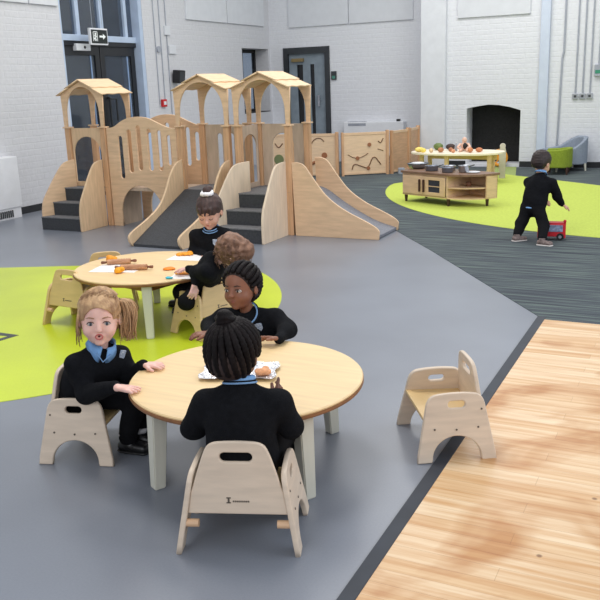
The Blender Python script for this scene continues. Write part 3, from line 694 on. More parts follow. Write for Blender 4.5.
# doll seated among the food
t = thing('doll', tpt(.09, 0), .2, 'pale bald doll in dark top sitting on the food table', 'doll')
SKD = mat('doll_skin', (228, 188, 166), .6)
mb = MB(); mb.sph((0, 0, .155), (.034, .036, .04), 16); mb.sph((0, 0, .07), (.05, .04, .065), 16); mb.tube([(-.05, -.0, .10), (-.09, -.03, .06), (-.06, -.07, .04)], [.02, .017, .014]); mb.tube([(.05, 0, .10), (.08, -.04, .06), (.04, -.07, .05)], [.02, .017, .014])
mb.tube([(-.03, -.02, .025), (-.05, -.09, .022), (-.05, -.14, .02)], [.024, .02, .018]); mb.tube([(.03, -.02, .025), (.05, -.09, .022), (.05, -.14, .02)], [.024, .02, .018])
mb.build('doll_body', SKD, t, True); MB().sph((.01, -.028, .075), (.034, .022, .045), 12).build('doll_top', BLACK, t, True)
# orange toy wheel by the hearth
t = thing('spoked_ring_toy', (-2.98, 13.28, .004), .3, 'orange spoked toy wheel leaning at the right of the fireplace', 'toy wheel')
ORW = mat('orange_toy_plastic', (226, 150, 30), .4, .1, (30, 30, 30))
MB().tube([(.115*math.cos(a), 0, .15+.115*math.sin(a)) for a in [2*PI*i/30 for i in range(30)]], .026, closed=True).build('rim', ORW, t, True)
mb = MB(); [mb.cyl((0, 0, .15), (.12*math.cos(a), 0, .15+.12*math.sin(a)), .010, n=8) for a in [2*PI*i/6 for i in range(6)]]; mb.build('spokes', ORW, t)
MB().cyl((0, -.02, .15), (0, .02, .15), .04, n=16).build('hub', ORW, t)

# ================================================================== SEATING BY THE WALL
def tub(name, loc, rz, w, d, h, m, mi, label, cat, legc, arm=.72):
    t = thing(name, loc, rz, label, cat)
    L0 = .10
    # rounded back and arms as one shell
    pts = []; n = 28; r = d/2
    outer = [(-w/2+.0, -d/2), (-w/2, .0)]+[(w/2*-math.cos(q), d*.08+d*.42*math.sin(q)) for q in [PI*i/n for i in range(n+1)]]+[(w/2, 0), (w/2, -d/2)]
    th = .07; inn = [(w/2-th, -d/2), (w/2-th, 0)]+[((w/2-th)*math.cos(q), d*.08+(d*.42-th)*math.sin(q)) for q in [PI*i/n for i in range(n+1)]]+[(-w/2+th, 0), (-w/2+th, -d/2)]
    b = bmesh.new(); ring = outer+inn; k_ = len(outer)
    def ht(x, y): return h*(arm+(1-arm)*max(0, min(1, (y+d*.1)/(d*.5))))
    V0 = [b.verts.new((x, y, L0)) for x, y in ring]; V1 = [b.verts.new((x*.5*2, y, ht(x, y))) for x, y in ring]; N_ = len(ring)
    for i in range(N_): b.faces.new((V0[i], V0[(i+1) % N_], V1[(i+1) % N_], V1[i]))
    for i in range(k_-1):
        j = N_-1-i
        b.faces.new((V1[i], V1[i+1], V1[j-1], V1[j])); b.faces.new((V0[i+1], V0[i], V0[j], V0[j-1]))
    mb = MB(); mb._add(b); o = mb.build('shell', m, t)
    bv = o.modifiers.new('b', 'BEVEL'); bv.width = .015; bv.segments = 2; bv.limit_method = 'ANGLE'
    MB().box(-w/2+th, w/2-th, -d/2-.01, d*.32, L0, L0+.18, .03).build('seat_cushion', mi, t)
    for x in (-w/2+.06, w/2-.06):
        for y in (-d/2+.05, d*.32): MB().cyl((x*1.05, y*1.05, 0), (x, y, L0+.01), .012, .02, 10).build('leg', legc, t)
    return t
GRN = mat('moss_green_felt', (132, 150, 44), .9, .08, (60, 60, 60), bump=.3, bscale=200)
GRN2 = mat('lime_green_felt', (176, 190, 60), .9, .06, (60, 60, 60))
GRY = mat('pale_grey_felt', (142, 152, 166), .9, .06, (60, 60, 60), bump=.3, bscale=200)
GRY2 = mat('grey_seat_felt', (120, 128, 140), .9, .06, (60, 60, 60))
q = at(557, 175)
tub('green_armchair', (q.x+.0, q.y+.14, .004), -1.50, .42, .37, .38, GRN, GRN2, 'moss green tub armchair seen from its side, behind the boy', 'armchair', DARKW, .93)
tub('grey_armchair', (-1.90, 13.05, .004), -1.05, .60, .58, .50, GRY, GRY2, 'pale grey curved tub armchair behind the green armchair', 'armchair', LEGM, .62)
q = at(587, 165.5)
t = thing('teal_pouf', (q.x, q.y+.05, .004), .2, 'small bright teal faceted stool beside the grey armchair', 'stool')
TEAL = mat('teal_vinyl', (24, 160, 176), .5, .04)
MB().lathe([(.085, 0), (.10, .03), (.10, .20), (.085, .23), (0, .232)], n=8).build('body', TEAL, t); MB().lathe([(.07, .232), (.08, .236), (.07, .243), (0, .244)], n=8).build('top', TEAL, t)

# ================================================================== ROUND TABLES
def round_table(c, R, a0, label):
    t = thing('round_table', (*c, .0021 if c[1] > 3.5 else 0), 0, label, 'table', 'round toddler tables')
    h = .345
    top = MB(); top.lathe([(R-.004, h-.010), (R-.002, h-.004), (R-.006, h), (0, h)], n=96); top.build('table_top', TABLET, t)
    MB().lathe([(R-.02, h-.026), (R-.003, h-.024), (R, h-.018), (R, h-.010), (R-.003, h-.0095), (0, h-.0095)], n=96).build('table_edge', EDGE, t, False)
    mb = MB()
    for k_ in range(4):
        a = a0+k_*PI/2; b_ = a+PI/2
        p = Vector((math.cos(a), math.sin(a)))*(R*.78); q = Vector((math.cos(b_), math.sin(b_)))*(R*.78)
        d = (q-p); M = Matrix.Translation((p.x, p.y, 0)) @ RZ(math.atan2(d.y, d.x)); mb.box(0, d.length, -.009, .009, h-.075, h-.025, 0, M)
    mb.build('apron', EDGE, t)
    for k_ in range(4):
        a = a0+k_*PI/2
        b = bmesh.new(); bmesh.ops.create_cube(b, size=1)
        for v in b.verts:
            s = .046 if v.co.z > 0 else .034; off = R*.84 if v.co.z > 0 else R*.885
            v.co = Vector((off+v.co.x*2*s*.5*1.3, v.co.y*2*s*.5*1.3, (h-.022) if v.co.z > 0 else 0))
        bmesh.ops.bevel(b, geom=b.edges[:], offset=.004, segments=2, affect='EDGES')
        MB()._add(b, RZ(a)).build('leg', LEGM, t)
    return t
T1 = (-1.517, 2.549); T2 = (-3.08, 4.065); TH = .345
round_table(T1, .45, math.radians(-120), 'nearest round birch-topped toddler table with pale legs')
round_table(T2, .47, math.radians(-57), 'farther round birch-topped table holding orange play dough')

# ================================================================== TODDLER CHAIRS
def chair_parts(wood, back, logo=True):
    r = thing('toddler_chair', (0, 0, 0), 0, 'x', 'chair', 'wooden toddler chairs')
    prof = [(-.155, 0), (-.150, .05), (-.120, .205), (-.105, .245), (-.075, .264), (.055, .264), (.095, .250), (.115, .215), (.155, .0)]
    outer = [(-.155, 0)]+smooth_open([(-.152, .03), (-.124, .175), (-.108, .258), (-.040, .268), (.040, .268), (.108, .258), (.124, .175), (.152, .03)], 3)+[(.155, 0)]
    outer += [(.098, 0)]+[(.0+.095*math.cos(q), .012+.088*math.sin(q)) for q in [PI*i/20 for i in range(21)]]+[(-.098, 0)]
    for s in (-1, 1):
        me = plate_mesh(outer, (hslot(-.038, .030, .222, .028),), .018, .004)
        # splayed outwards towards the floor
        tilt = Matrix.Rotation(-s*.17, 4, 'X'); 
        M = T(0, -s*.0, 0) @ Matrix(((1, 0, 0, 0), (0, 1, 0, s*.190), (0, 0, 1, 0), (0, 0, 0, 1))) @ tilt.inverted() @ MXZ
        me.transform(M); me.materials.clear()
        o = link('side_panel', me, wood, r)
        mb = MB()
        for x, z in ((-.085, .13), (0, .125), (.085, .13), (-.10, .20)):
            y = s*.190; p = (tilt.inverted() @ Vector((x, s*.010, z)))+Vector((0, y, 0)); p2 = (tilt.inverted() @ Vector((x, s*.0115, z)))+Vector((0, y, 0))
            mb.cyl(p, p2, .004, n=8)
        mb.build('screw', SCREW, o)
    # sloping seat
    MB().box(-.098, .130, -.158, .158, .150, .165, .004, Matrix.Rotation(-.04, 4, 'Y')).build('seat', CHAIRY, r)
    # wide back panel tapering to a rounded top
    bo = [(-.160, 0), (.160, 0), (.148, .07)]+smooth_open([(.140, .09), (.105, .20), (.085, .232), (.03, .237), (-.03, .237), (-.085, .232), (-.105, .20), (-.140, .09)], 3)+[(-.148, .07)]
    me = plate_mesh(bo, (hslot(-.052, .052, .186, .030),), .016, .004)
    MB_ = Matrix(((0, 0, -1, -.112), (-1, 0, 0, 0), (0, 1, 0, .125), (0, 0, 0, 1))) @ Matrix.Rotation(-.10, 4, 'X')
    me.transform(MB_); me.materials.clear(); bp_ = link('back_panel', me, back, r)
    if logo:
        mb = MB(); f = lambda a, b_, z0, z1: mb.box(a, b_, z0, z1, .0082, .0090, 0, MB_)
        f(-.034, -.020, .052, .056); f(-.030, -.024, .038, .052); f(-.034, -.020, .036, .040)
        for i in range(9): f(-.014+i*.006, -.0095+i*.006, .040, .0455)
        mb.build('logo', SCREW, bp_)
    for s in (-1, 1): MB().cyl((-.122, s*.172, .095), (-.122, s*.125, .095), .013, n=14).build('peg', mat('dowel_wood', (214, 176, 140), .5), r)
    return r
ch0 = chair_parts(CHAIRW, CHAIRW); chY = chair_parts(CHAIRY, CHAIRY)
used = set()
def put_chair(src, x, y, fx, fy, label, z=0):
    o = src if src.name not in used else copy_tree(src)
    used.add(src.name); o.location = (x, y, z); o.rotation_euler = (0, 0, math.atan2(fy, fx)); o['label'] = label
    return o
put_chair(ch0, -2.185, 2.415, .955, .297, 'pale wooden toddler chair under the blonde child left of near table')
put_chair(ch0, -1.267, 2.070, -.35, .937, 'pale wooden toddler chair seen from behind, nearest the camera')
put_chair(ch0, -.862, 2.985, -.85, -.52, 'empty wooden toddler chair straddling the dark floor strip')
q = at(83, 322); put_chair(chY, q.x, q.y, .05, 1.0, 'empty yellowish toddler chair left of the far table', .0021)
q = at(106, 251, .36); put_chair(chY, q.x+.07, q.y-.10, .60, -.80, 'empty toddler chair half hidden behind the far table, only back top showing', .0021)
put_chair(chY, -2.60, 3.99, -.9, .33, 'yellowish toddler chair under the curly-haired child leaning on far table', .0021)
# ================================================================== PEOPLE
class Field:
    """smooth union of soft shapes on a voxel grid, turned into one closed surface"""
    def __init__(s, lo, hi, h):
        s.lo = np.array(lo, float); s.h = h
        s.n = np.ceil((np.array(hi)-s.lo)/h).astype(int)+2
        s.F = np.full(s.n, .5, np.float32)
    def _sub(s, lo, hi, pad):
        a = np.clip(np.floor((np.array(lo)-pad-s.lo)/s.h).astype(int), 0, s.n); b = np.clip(np.ceil((np.array(hi)+pad-s.lo)/s.h).astype(int)+1, 0, s.n)
        if (b <= a).any(): return None
        ax = [s.lo[i]+s.h*np.arange(a[i], b[i], dtype=np.float32) for i in range(3)]
        return tuple(slice(a[i], b[i]) for i in range(3)), ax[0][:, None, None], ax[1][None, :, None], ax[2][None, None, :]
    def _mix(s, sl, d, k, cut):
        F = s.F[sl]
        if cut: s.F[sl] = np.maximum(F, -d); return
        if k <= 0: s.F[sl] = np.minimum(F, d); return
        hh = np.clip(.5+.5*(F-d)/k, 0, 1); s.F[sl] = F*(1-hh)+d*hh-k*hh*(1-hh)
    def cap(s, a, b, ra, rb, k=.012, cut=False):
        a = np.array(a, np.float32); b = np.array(b, np.float32); R_ = max(ra, rb)
        q = s._sub(np.minimum(a, b)-R_, np.maximum(a, b)+R_, .03)
        if q is None: return s
        sl, X, Y, Z = q; ba = b-a; L2 = float(ba@ba)+1e-9
        px, py, pz = X-a[0], Y-a[1], Z-a[2]
        t = np.clip((px*ba[0]+py*ba[1]+pz*ba[2])/L2, 0, 1)
        d = np.sqrt((px-ba[0]*t)**2+(py-ba[1]*t)**2+(pz-ba[2]*t)**2)-(ra+(rb-ra)*t)
        s._mix(sl, d, k, cut); return s
    def ell(s, c, r, B=None, k=.012, cut=False):
        """ellipsoid; columns of B are its axes"""
        c = np.array(c, np.float32); r = np.array(r, np.float32); m = float(r.max())
        q = s._sub(c-m, c+m, .025)
        if q is None: return s
        sl, X, Y, Z = q; px, py, pz = X-c[0], Y-c[1], Z-c[2]
        if B is None: u, v, w = px, py, pz
        else:
            B = np.array(B, np.float32); u = px*B[0, 0]+py*B[1, 0]+pz*B[2, 0]; v = px*B[0, 1]+py*B[1, 1]+pz*B[2, 1]; w = px*B[0, 2]+py*B[1, 2]+pz*B[2, 2]
        k0 = np.sqrt((u/r[0])**2+(v/r[1])**2+(w/r[2])**2); k1 = np.sqrt((u/r[0]**2)**2+(v/r[1]**2)**2+(w/r[2]**2)**2)+1e-6
        s._mix(sl, k0*(k0-1)/k1, k, cut); return s
    def chain(s, pts, rs, k=.012):
        for i in range(len(pts)-1): s.cap(pts[i], pts[i+1], rs[i], rs[i+1], k)
        return s
    def folds(s, amp, seed=0, f=38):
        rg = np.random.RandomState(seed)
        X = (s.lo[0]+s.h*np.arange(s.n[0], dtype=np.float32))[:, None, None]; Y = (s.lo[1]+s.h*np.arange(s.n[1], dtype=np.float32))[None, :, None]; Z = (s.lo[2]+s.h*np.arange(s.n[2], dtype=np.float32))[None, None, :]
        acc = 0
        for i in range(5):
            d = rg.randn(3); d /= np.linalg.norm(d); d[2] *= 1.4; ff = f*(.6+.9*rg.rand()); e = rg.randn(3)*9
            acc = acc+np.sin(ff*(d[0]*X+d[1]*Y+d[2]*Z)+1.8*np.sin(e[0]*X+e[1]*Y+e[2]*Z+i)+rg.rand()*6)
        s.F += (amp*acc/2.2).astype(np.float32); return s
    def cutplane(s, p, nrm):
        """removes everything on the side the normal points to"""
        X = (s.lo[0]+s.h*np.arange(s.n[0], dtype=np.float32))[:, None, None]; Y = (s.lo[1]+s.h*np.arange(s.n[1], dtype=np.float32))[None, :, None]; Z = (s.lo[2]+s.h*np.arange(s.n[2], dtype=np.float32))[None, None, :]
        d = (X-p[0])*nrm[0]+(Y-p[1])*nrm[1]+(Z-p[2])*nrm[2]
        s.F = np.maximum(s.F, d.astype(np.float32)); return s
    def mesh(s, name, off):
        F = s.F; F[0] = F[-1] = .5; F[:, 0] = F[:, -1] = .5; F[:, :, 0] = F[:, :, -1] = .5
        S = F < 0
        cnt = np.zeros([x-1 for x in s.n], np.int8)
        for dx in (0, 1):
            for dy in (0, 1):
                for dz in (0, 1): cnt += S[dx:s.n[0]-1+dx, dy:s.n[1]-1+dy, dz:s.n[2]-1+dz]
        act = (cnt > 0) & (cnt < 8); C = np.argwhere(act); idx = np.full(act.shape, -1, np.int32); idx[act] = np.arange(len(C))
        cor = [(0, 0, 0), (1, 0, 0), (0, 1, 0), (1, 1, 0), (0, 0, 1), (1, 0, 1), (0, 1, 1), (1, 1, 1)]
        val = np.stack([F[C[:, 0]+a, C[:, 1]+b, C[:, 2]+c] for a, b, c in cor], 1)
        acc = np.zeros((len(C), 3)); num = np.zeros(len(C))
        for i in range(8):
            for j in range(i+1, 8):
                if sum(abs(cor[i][q]-cor[j][q]) for q in range(3)) != 1: continue
                a, b = val[:, i], val[:, j]; m = (a < 0) != (b < 0)
                t = np.where(m, a/np.where(m, a-b, 1), 0)
                p = np.array(cor[i])[None]+t[:, None]*(np.array(cor[j])-np.array(cor[i]))[None]
                acc += p*m[:, None]; num += m
        V = s.lo+s.h*(C+acc/num[:, None])-np.array(off)
        quads = []
        for ax in range(3):
            o1, o2 = [(1, 2), (2, 0), (0, 1)][ax]
            sl0 = [slice(None)]*3; sl1 = [slice(None)]*3; sl0[ax] = slice(0, -1); sl1[ax] = slice(1, None)
            A, B = S[tuple(sl0)], S[tuple(sl1)]; E = np.argwhere(A != B)
            inn = A[tuple(E.T)]
            e1 = np.zeros(3, int); e1[o1] = 1; e2 = np.zeros(3, int); e2[o2] = 1
            q = np.stack([idx[tuple((E-e1-e2).T)], idx[tuple((E-e2).T)], idx[tuple(E.T)], idx[tuple((E-e1).T)]], 1)
            q[~inn] = q[~inn][:, ::-1]; quads.append(q)
        Q = np.concatenate(quads)
        me = bpy.data.meshes.new(name); me.vertices.add(len(V)); me.vertices.foreach_set('co', V.astype(np.float32).ravel())
        me.loops.add(len(Q)*4); me.loops.foreach_set('vertex_index', Q.astype(np.int32).ravel())
        me.polygons.add(len(Q)); me.polygons.foreach_set('loop_start', np.arange(0, len(Q)*4, 4, dtype=np.int32)); me.polygons.foreach_set('loop_total', np.full(len(Q), 4, np.int32))
        me.update(calc_edges=True); me.validate()
        return me

def unit(v): v = np.array(v, float); return v/np.linalg.norm(v)
def basis(fwd, up=(0, 0, 1)):
    f = unit(fwd); r = unit(np.cross(f, up)); u = np.cross(r, f)
    return f, r, u    # forward, right-hand side of the figure, up

def skin(name, rgb):
    m = mat(name, rgb, .5, .04, (30, 30, 30))
    b = m.node_tree.nodes['Principled BSDF']; b.inputs['Subsurface Weight'].default_value = .12; b.inputs['Subsurface Radius'].default_value = (.01, .004, .002); b.inputs['Subsurface Scale'].default_value = .5
    return m

def hand_shapes(F, wrist, fwd, palm, side, s=1.0, curl=.25, spread=1.0, index=None):
    """palm and five bent fingers; side = +1 when the thumb lies toward cross(fwd, palm)"""
    f = unit(fwd); n = unit(np.array(palm)-f*np.dot(f, palm)); t = np.cross(f, n)*side
    w = np.array(wrist, float); L = .048*s
    for o in (-.016, -.006, .006, .016):
        F.cap(w+f*.006*s+t*o*.6*s, w+f*L+t*o*s*1.05, .0088*s, .0082*s, .005)
    for i, (o, ln) in enumerate(((.0205, .037), (.0070, .042), (-.0070, .039), (-.0200, .030))):
        c = curl if not (index is not None and i == 0) else index
        a = o*spread*7.5
        d1 = unit(f*math.cos(a)+t*math.sin(a)); d1 = unit(d1*math.cos(c*.7)+n*math.sin(c*.7)); d2 = unit(d1*math.cos(c*1.3)+n*math.sin(c*1.3)); d3 = unit(d2*math.cos(c)+n*math.sin(c))
        p0 = w+f*L*.92+t*o*s; p1 = p0+d1*ln*s*.48; p2 = p1+d2*ln*s*.32; p3 = p2+d3*ln*s*.22
        F.chain([p0, p1, p2, p3], [.0066*s, .0060*s, .0056*s, .0048*s], .003)
    p0 = w+f*.014*s+t*.014*s; p1 = p0+unit(f*.75+t*.8+n*.25)*.026*s; p2 = p1+unit(f*.95+t*.35+n*.3)*.020*s
    F.chain([p0, p1, p2], [.0085*s, .0072*s, .0058*s], .005)

def head_shapes(F, c, B, s=1.0, mouth=0, jaw=1.0, sockets=True):
    f, r, u = B
    P = lambda x, y, z: np.array(c)+(f*x+r*y+u*z)*s
    M = np.stack([f, r, u], 1)
    F.ell(P(-.012, 0, .026), (.090*s, .074*s, .080*s), M, .01)         # cranium
    F.ell(P(.022, 0, -.022), (.060*s, .062*s, .066*s), M, .02)         # face
    F.ell(P(.036, 0, -.062), (.036*s, .036*s*jaw, .028*s), M, .02)     # jaw
    for y in (-1, 1):
        F.ell(P(.046, y*.032, -.034), (.030*s, .026*s, .026*s), M, .012)   # cheeks
        F.ell(P(-.004, y*.074, -.012), (.014*s, .008*s, .021*s), M, .004)  # ears
        F.ell(P(.006, y*.0815, -.010), (.007*s, .005*s, .012*s), M, .0, True)
    for y in (-1, 1) if sockets else (): F.ell(P(.090, y*.029, -.004), (.015*s, .0150*s, .0080*s), M, .0, True)  # eye sockets
    F.cap(P(.078, 0, .002), P(.090, 0, -.022), .006*s, .0085*s, .010)    # nose
    F.ell(P(.090, 0, -.026), (.0095*s, .0125*s, .0075*s), M, .005)
    F.cap(P(.070, -.012, -.049), P(.070, .012, -.049), .009*s, .009*s, .008)   # mouth mound
    F.ell(P(.060, 0, -.080), (.014*s, .016*s, .011*s), M, .010)          # chin
    if mouth: F.ell(P(.084, 0, -.052), (.014*s, .0095*s, .0080*s*mouth), M, 0, True)

EYEW = mat('eye_white', (190, 180, 174), .6); MOUTHD = mat('mouth_inside', (90, 25, 28), .5)
def face_parts(par, c, B, s, off, iris_rgb, brow_mat, lip_mat, look=(0, 0), mouth=0, closed=False):
    f, r, u = B; P = lambda x, y, z: Vector(np.array(c)+(f*x+r*y+u*z)*s-np.array(off))
    M3 = Matrix(((f[0], r[0], u[0]), (f[1], r[1], u[1]), (f[2], r[2], u[2]))).to_4x4()
    IR = mat('iris_%d_%d_%d' % iris_rgb, iris_rgb, .2); PU = mat('pupil', (8, 8, 8), .1)
    for y in (-1, 1):
        if closed:
            MB().tube([P(.0745, y*.0425, -.006), P(.0800, y*.035, -.0105), P(.0822, y*.028, -.012), P(.0810, y*.021, -.0105), P(.077, y*.016, -.006)], [.0008*s, .0016*s, .0018*s, .0016*s, .0008*s], 6).build('eyelashes', brow_mat, par)
            MB().tube([P(.073, y*.046, .017), P(.0815, y*.034, .0225), P(.0845, y*.022, .0205), P(.0845, y*.014, .018)], [.0008*s, .0022*s, .0024*s, .0014*s], 6).build('eyebrow', brow_mat, par)
            continue
        e = MB(); e.sph(P(.0675, y*.029, -.004), (.0130*s, .0140*s, .0088*s), 20, M3); eo = e.build('eye', EYEW, par, True)
        d = Vector(f)*math.cos(look[0])+Vector(r)*math.sin(look[0])+Vector(u)*look[1]; d.normalize()
        ctr = P(.0675, y*.029, -.004)
        MB().sph(ctr+d*.0080*s, (.0058*s, .0068*s, .0068*s), 16, M3).build('iris', IR, eo, True)
        MB().sph(ctr+d*.0115*s, (.0030*s, .0036*s, .0036*s), 12, M3).build('pupil', PU, eo, True)
        MB().tube([P(.0745, y*.0435, -.004), P(.0815, y*.036, .0045), P(.0840, y*.029, .0062), P(.0825, y*.021, .0048), P(.079, y*.0155, -.001)], [.0008*s, .0018*s, .0020*s, .0018*s, .0008*s], 6).build('eyelashes', brow_mat if brow_mat.name.startswith('dark') else mat('brown_lashes', (90, 64, 50), .8), par)
        MB().tube([P(.073, y*.046, .017), P(.0815, y*.034, .0225), P(.0845, y*.022, .0205), P(.0845, y*.014, .018)], [.0008*s, .0022*s, .0024*s, .0014*s], 6).build('eyebrow', brow_mat, par)
    if mouth:
        pts = [P(.0795, math.cos(a)*.0125, -.052+math.sin(a)*.0095*mouth) for a in [2*PI*i/20 for i in range(20)]]
        MB().tube(pts, .0028*s, 8, True).build('lips', lip_mat, par, True)
        MB().sph(P(.066, 0, -.052), (.008*s, .009*s, .007*s), 12, M3).build('mouth_interior', MOUTHD, par, True)
    else:
        MB().tube([P(.0735, -.0175, -.0495), P(.0785, -.008, -.0475), P(.0792, 0, -.0485), P(.0785, .008, -.0475), P(.0735, .0175, -.0495)], [.0010*s, .0028*s, .0026*s, .0028*s, .0010*s], 8).tube([P(.073, -.016, -.0505), P(.0775, -.007, -.0535), P(.0785, 0, -.0545), P(.0775, .007, -.0535), P(.073, .016, -.0505)], [.0010*s, .0030*s, .0036*s, .0030*s, .0010*s], 8).build('lips', lip_mat, par, True)

def kid(name, label, J, skinm, vox=.0035, foot=True, mouth=0, hs=1.0, seed=1, headB=None, sleeves=1.0, hands=('L', 'R'), hidden_legs=False, sockets=True, opening=True):
    """J: joints in world space. Returns body object and helpers."""
    J = {k: np.array(v, float) for k, v in J.items() if not isinstance(v, dict)} | {k: v for k, v in J.items() if isinstance(v, dict)}
    pts = np.array([J[k] for k in ('hip', 'neck', 'head', 'shL', 'shR', 'elL', 'elR', 'wrL', 'wrR', 'knL', 'knR', 'anL', 'anR')])
    lo = pts.min(0)-.15; hi = pts.max(0)+.16; lo[2] = max(lo[2], -.02)
    off = np.array([J['hip'][0], J['hip'][1], lo[2] if lo[2] > 0 else 0.0]); off[2] = 0
    up = unit(J['neck']-J['hip']); rt = unit(J['shR']-J['shL']); fr = unit(np.cross(up, rt))
    # ---------------- body: one continuous skin surface
    F = Field(lo, hi, vox)
    head_shapes(F, J['head'], headB, hs, mouth, 1.0, sockets)
    F.cap(J['neck']-up*.02, J['head']-headB[2]*.045*hs-headB[0]*.012*hs, .031*hs, .031*hs, .012)
    hl = J['hip']-rt*.05; hr = J['hip']+rt*.05; ch = J['neck']-up*.075
    F.chain([J['hip'], ch], [.060, .060], .03); F.cap(hl, hr, .055, .055, .03); F.cap(J['shL']*.8+J['shR']*.2-up*.02, J['shR']*.8+J['shL']*.2-up*.02, .045, .045, .03)
    for s_ in 'LR':
        F.chain([J['sh'+s_], J['el'+s_], J['wr'+s_]], [.030, .024, .0155], .012)
        if s_ in J.get('hand', {}):
            H = J['hand'][s_]; hand_shapes(F, J['wr'+s_], H['f'], H['n'], H['s'], H.get('k', 1.0), H.get('curl', .25), H.get('spread', 1.0), H.get('index'))
        h0 = hl if s_ == 'L' else hr
        F.chain([h0, J['kn'+s_], J['an'+s_]], [.048, .036, .024], .015)
        F.cap(J['an'+s_]-np.array([0, 0, .02]), J['an'+s_]-np.array([0, 0, .025])+unit(J['toe'+s_])*.07, .02, .016, .01)
    body = link(name, F.mesh(name, off), skinm, None, True); body.location = off; tag(body, label, 'person')
    # ---------------- jumper
    F = Field(lo, hi, vox*1.15)
    F.chain([J['hip']+up*.005, ch, J['neck']-up*.020], [.070, .066, .043], .03)
    F.cap(hl+up*.02, hr+up*.02, .062, .062, .04)
    for q in (.25, .5, .75): F.cap(hl*(1-q)+(ch-rt*.042)*q, hr*(1-q)+(ch+rt*.042)*q, .062, .062, .04)
    F.cap(J['shL']*.82+J['shR']*.18-up*.030, J['shR']*.82+J['shL']*.18-up*.030, .056, .056, .03); F.cap(J['neck']-up*.012, J['shL']-up*.005, .036, .036, .02); F.cap(J['neck']-up*.012, J['shR']-up*.005, .036, .036, .02)
    for s_ in 'LR':
        w = J['wr'+s_]; d = unit(w-J['el'+s_])
        F.chain([J['sh'+s_]-up*.004, J['el'+s_], w-d*.026], [.041*sleeves, .037*sleeves, .026*sleeves], .022)
        F.cap(w-d*.016, w-d*.006, .0225, .0215, .006)
    F.folds(.0038, seed, 34)
    for s_ in 'LR':
        pass
    if opening: F.ell(J['neck']+up*.034+fr*.010, (.034, .034, .036), None, 0, True)   # neck opening
    jm = link('jumper', F.mesh('jumper', off), JUMPER, body, True)
    # ---------------- trousers and shoes
    F = Field(lo, hi, vox*1.3)
    F.cap(hl-up*.01, hr-up*.01, .066, .066, .02); F.cap(J['hip']-up*.01, J['hip']+up*.03, .07, .07, .02)
    for s_ in 'LR':
        h0 = hl if s_ == 'L' else hr; a = J['an'+s_]; d = unit(a-J['kn'+s_])
        F.chain([h0, J['kn'+s_], a-d*.015], [.062, .048, .036], .015)
    F.folds(.003, seed+5); link('trousers', F.mesh('trousers', off), TROUSER, body, True)
    for s_ in 'LR':
        a = J['an'+s_]; t = unit(J['toe'+s_]); g = np.array([0, 0, 1.0]); b_ = np.array([a[0], a[1], a[2]])
        zb = b_[2]-.045
        lo2 = b_-.16; hi2 = b_+.16
        F = Field(lo2, hi2, .004); F.cap(b_+g*(.010), b_-g*.012, .030, .030, .01)
        for o in (-.008, .008):
            sd = np.cross(t, g)*o
            F.cap(b_-g*.022-t*.018+sd, b_-g*.026+t*.075+sd*1.3, .024, .019, .01)
        F.cutplane(b_-g*.043, -g); F.cutplane(b_+g*.018, g)
        sh = link('shoe', F.mesh('shoe', off), J.get('shoem', {'m': SHOE})['m'], body, True)
        F = Field(lo2, hi2, .004)
        for o in (-.008, .008):
            sd = np.cross(t, g)*o; F.cap(b_-g*.040-t*.018+sd, b_-g*.040+t*.075+sd*1.3, .027, .022, .01)
        F.cutplane(b_-g*.046, -g); F.cutplane(b_-g*.036, g)
        link('sole', F.mesh('sole', off), J.get('solem', {'m': BLACK})['m'], sh, True)
    return body, off, up, rt, fr, lo, hi

def ring(body, off, c, nrm, fwd, r, tube, m, name, a0=0, a1=360, squash=1.0, dip=0.0):
    n_ = unit(nrm); f = unit(np.array(fwd)-n_*np.dot(fwd, n_)); s_ = np.cross(n_, f)
    closed = (a1-a0) >= 360; k = 40; pts = []
    for i in range(k if closed else k+1):
        a = math.radians(a0+(a1-a0)*i/k)
        pts.append(Vector(np.array(c)+f*math.cos(a)*r*squash+s_*math.sin(a)*r-n_*dip*max(0, math.cos(a))**2-np.array(off)))
    return MB().tube(pts, tube, 8, closed).build(name, m, body, True)
def badge(body, off, p, nrm, up, w=.022, h=.03):
    n_ = unit(nrm); u = unit(np.array(up)-n_*np.dot(up, n_)); s_ = np.cross(u, n_)
    M = Matrix(((s_[0], u[0], n_[0], p[0]-off[0]), (s_[1], u[1], n_[1], p[1]-off[1]), (s_[2], u[2], n_[2], p[2]-off[2]), (0, 0, 0, 1)))
    ps = [(-w/2, h/2), (-w/2, -h*.1), (0, -h/2), (w/2, -h*.1), (w/2, h/2)]
    b_ = MB().prism([(x, y) for x, y in ps], -.004, .003, M).build('crest_badge', BADGE, body)
    return b_
def polo_collar(body, off, neck, up, fr, rt, m, r=.043, h=.020):
    """folded shirt collar with two front points"""
    mb = MB(); n_ = unit(up); K = 36; rows = []
    for i in range(K+1):
        a = math.radians(-168+336*i/K)     # gap at the front
        d = -fr*math.cos(a)+rt*math.sin(a)
        front = max(0, -math.cos(a))
        base = neck+n_*.030-n_*.016*front
        top = base+d*r*.90; mid = base+d*r*1.02+n_*.008; low = base+d*(r*1.28+.006*front)-n_*(h+.030*front**3)
        rows.append([top-n_*.004, mid, low, low-d*.004])
    for A, B_ in zip(rows, rows[1:]):
        for j in range(3):
            vs = [mb.bm.verts.new(Vector(v-off)) for v in (A[j], A[j+1], B_[j+1], B_[j])]; mb.bm.faces.new(vs)
    bmesh.ops.remove_doubles(mb.bm, verts=mb.bm.verts[:], dist=.0004)
    o = mb.build('shirt_collar', m, body, True); sm = o.modifiers.new('s', 'SOLIDIFY'); sm.thickness = .003
    return o

def hairmat(name, rgb, alt, scale=60):
    m = mat(name, rgb, .55, .1, (scale, scale, scale*.12), bump=.35, bscale=160, alt=alt); return m

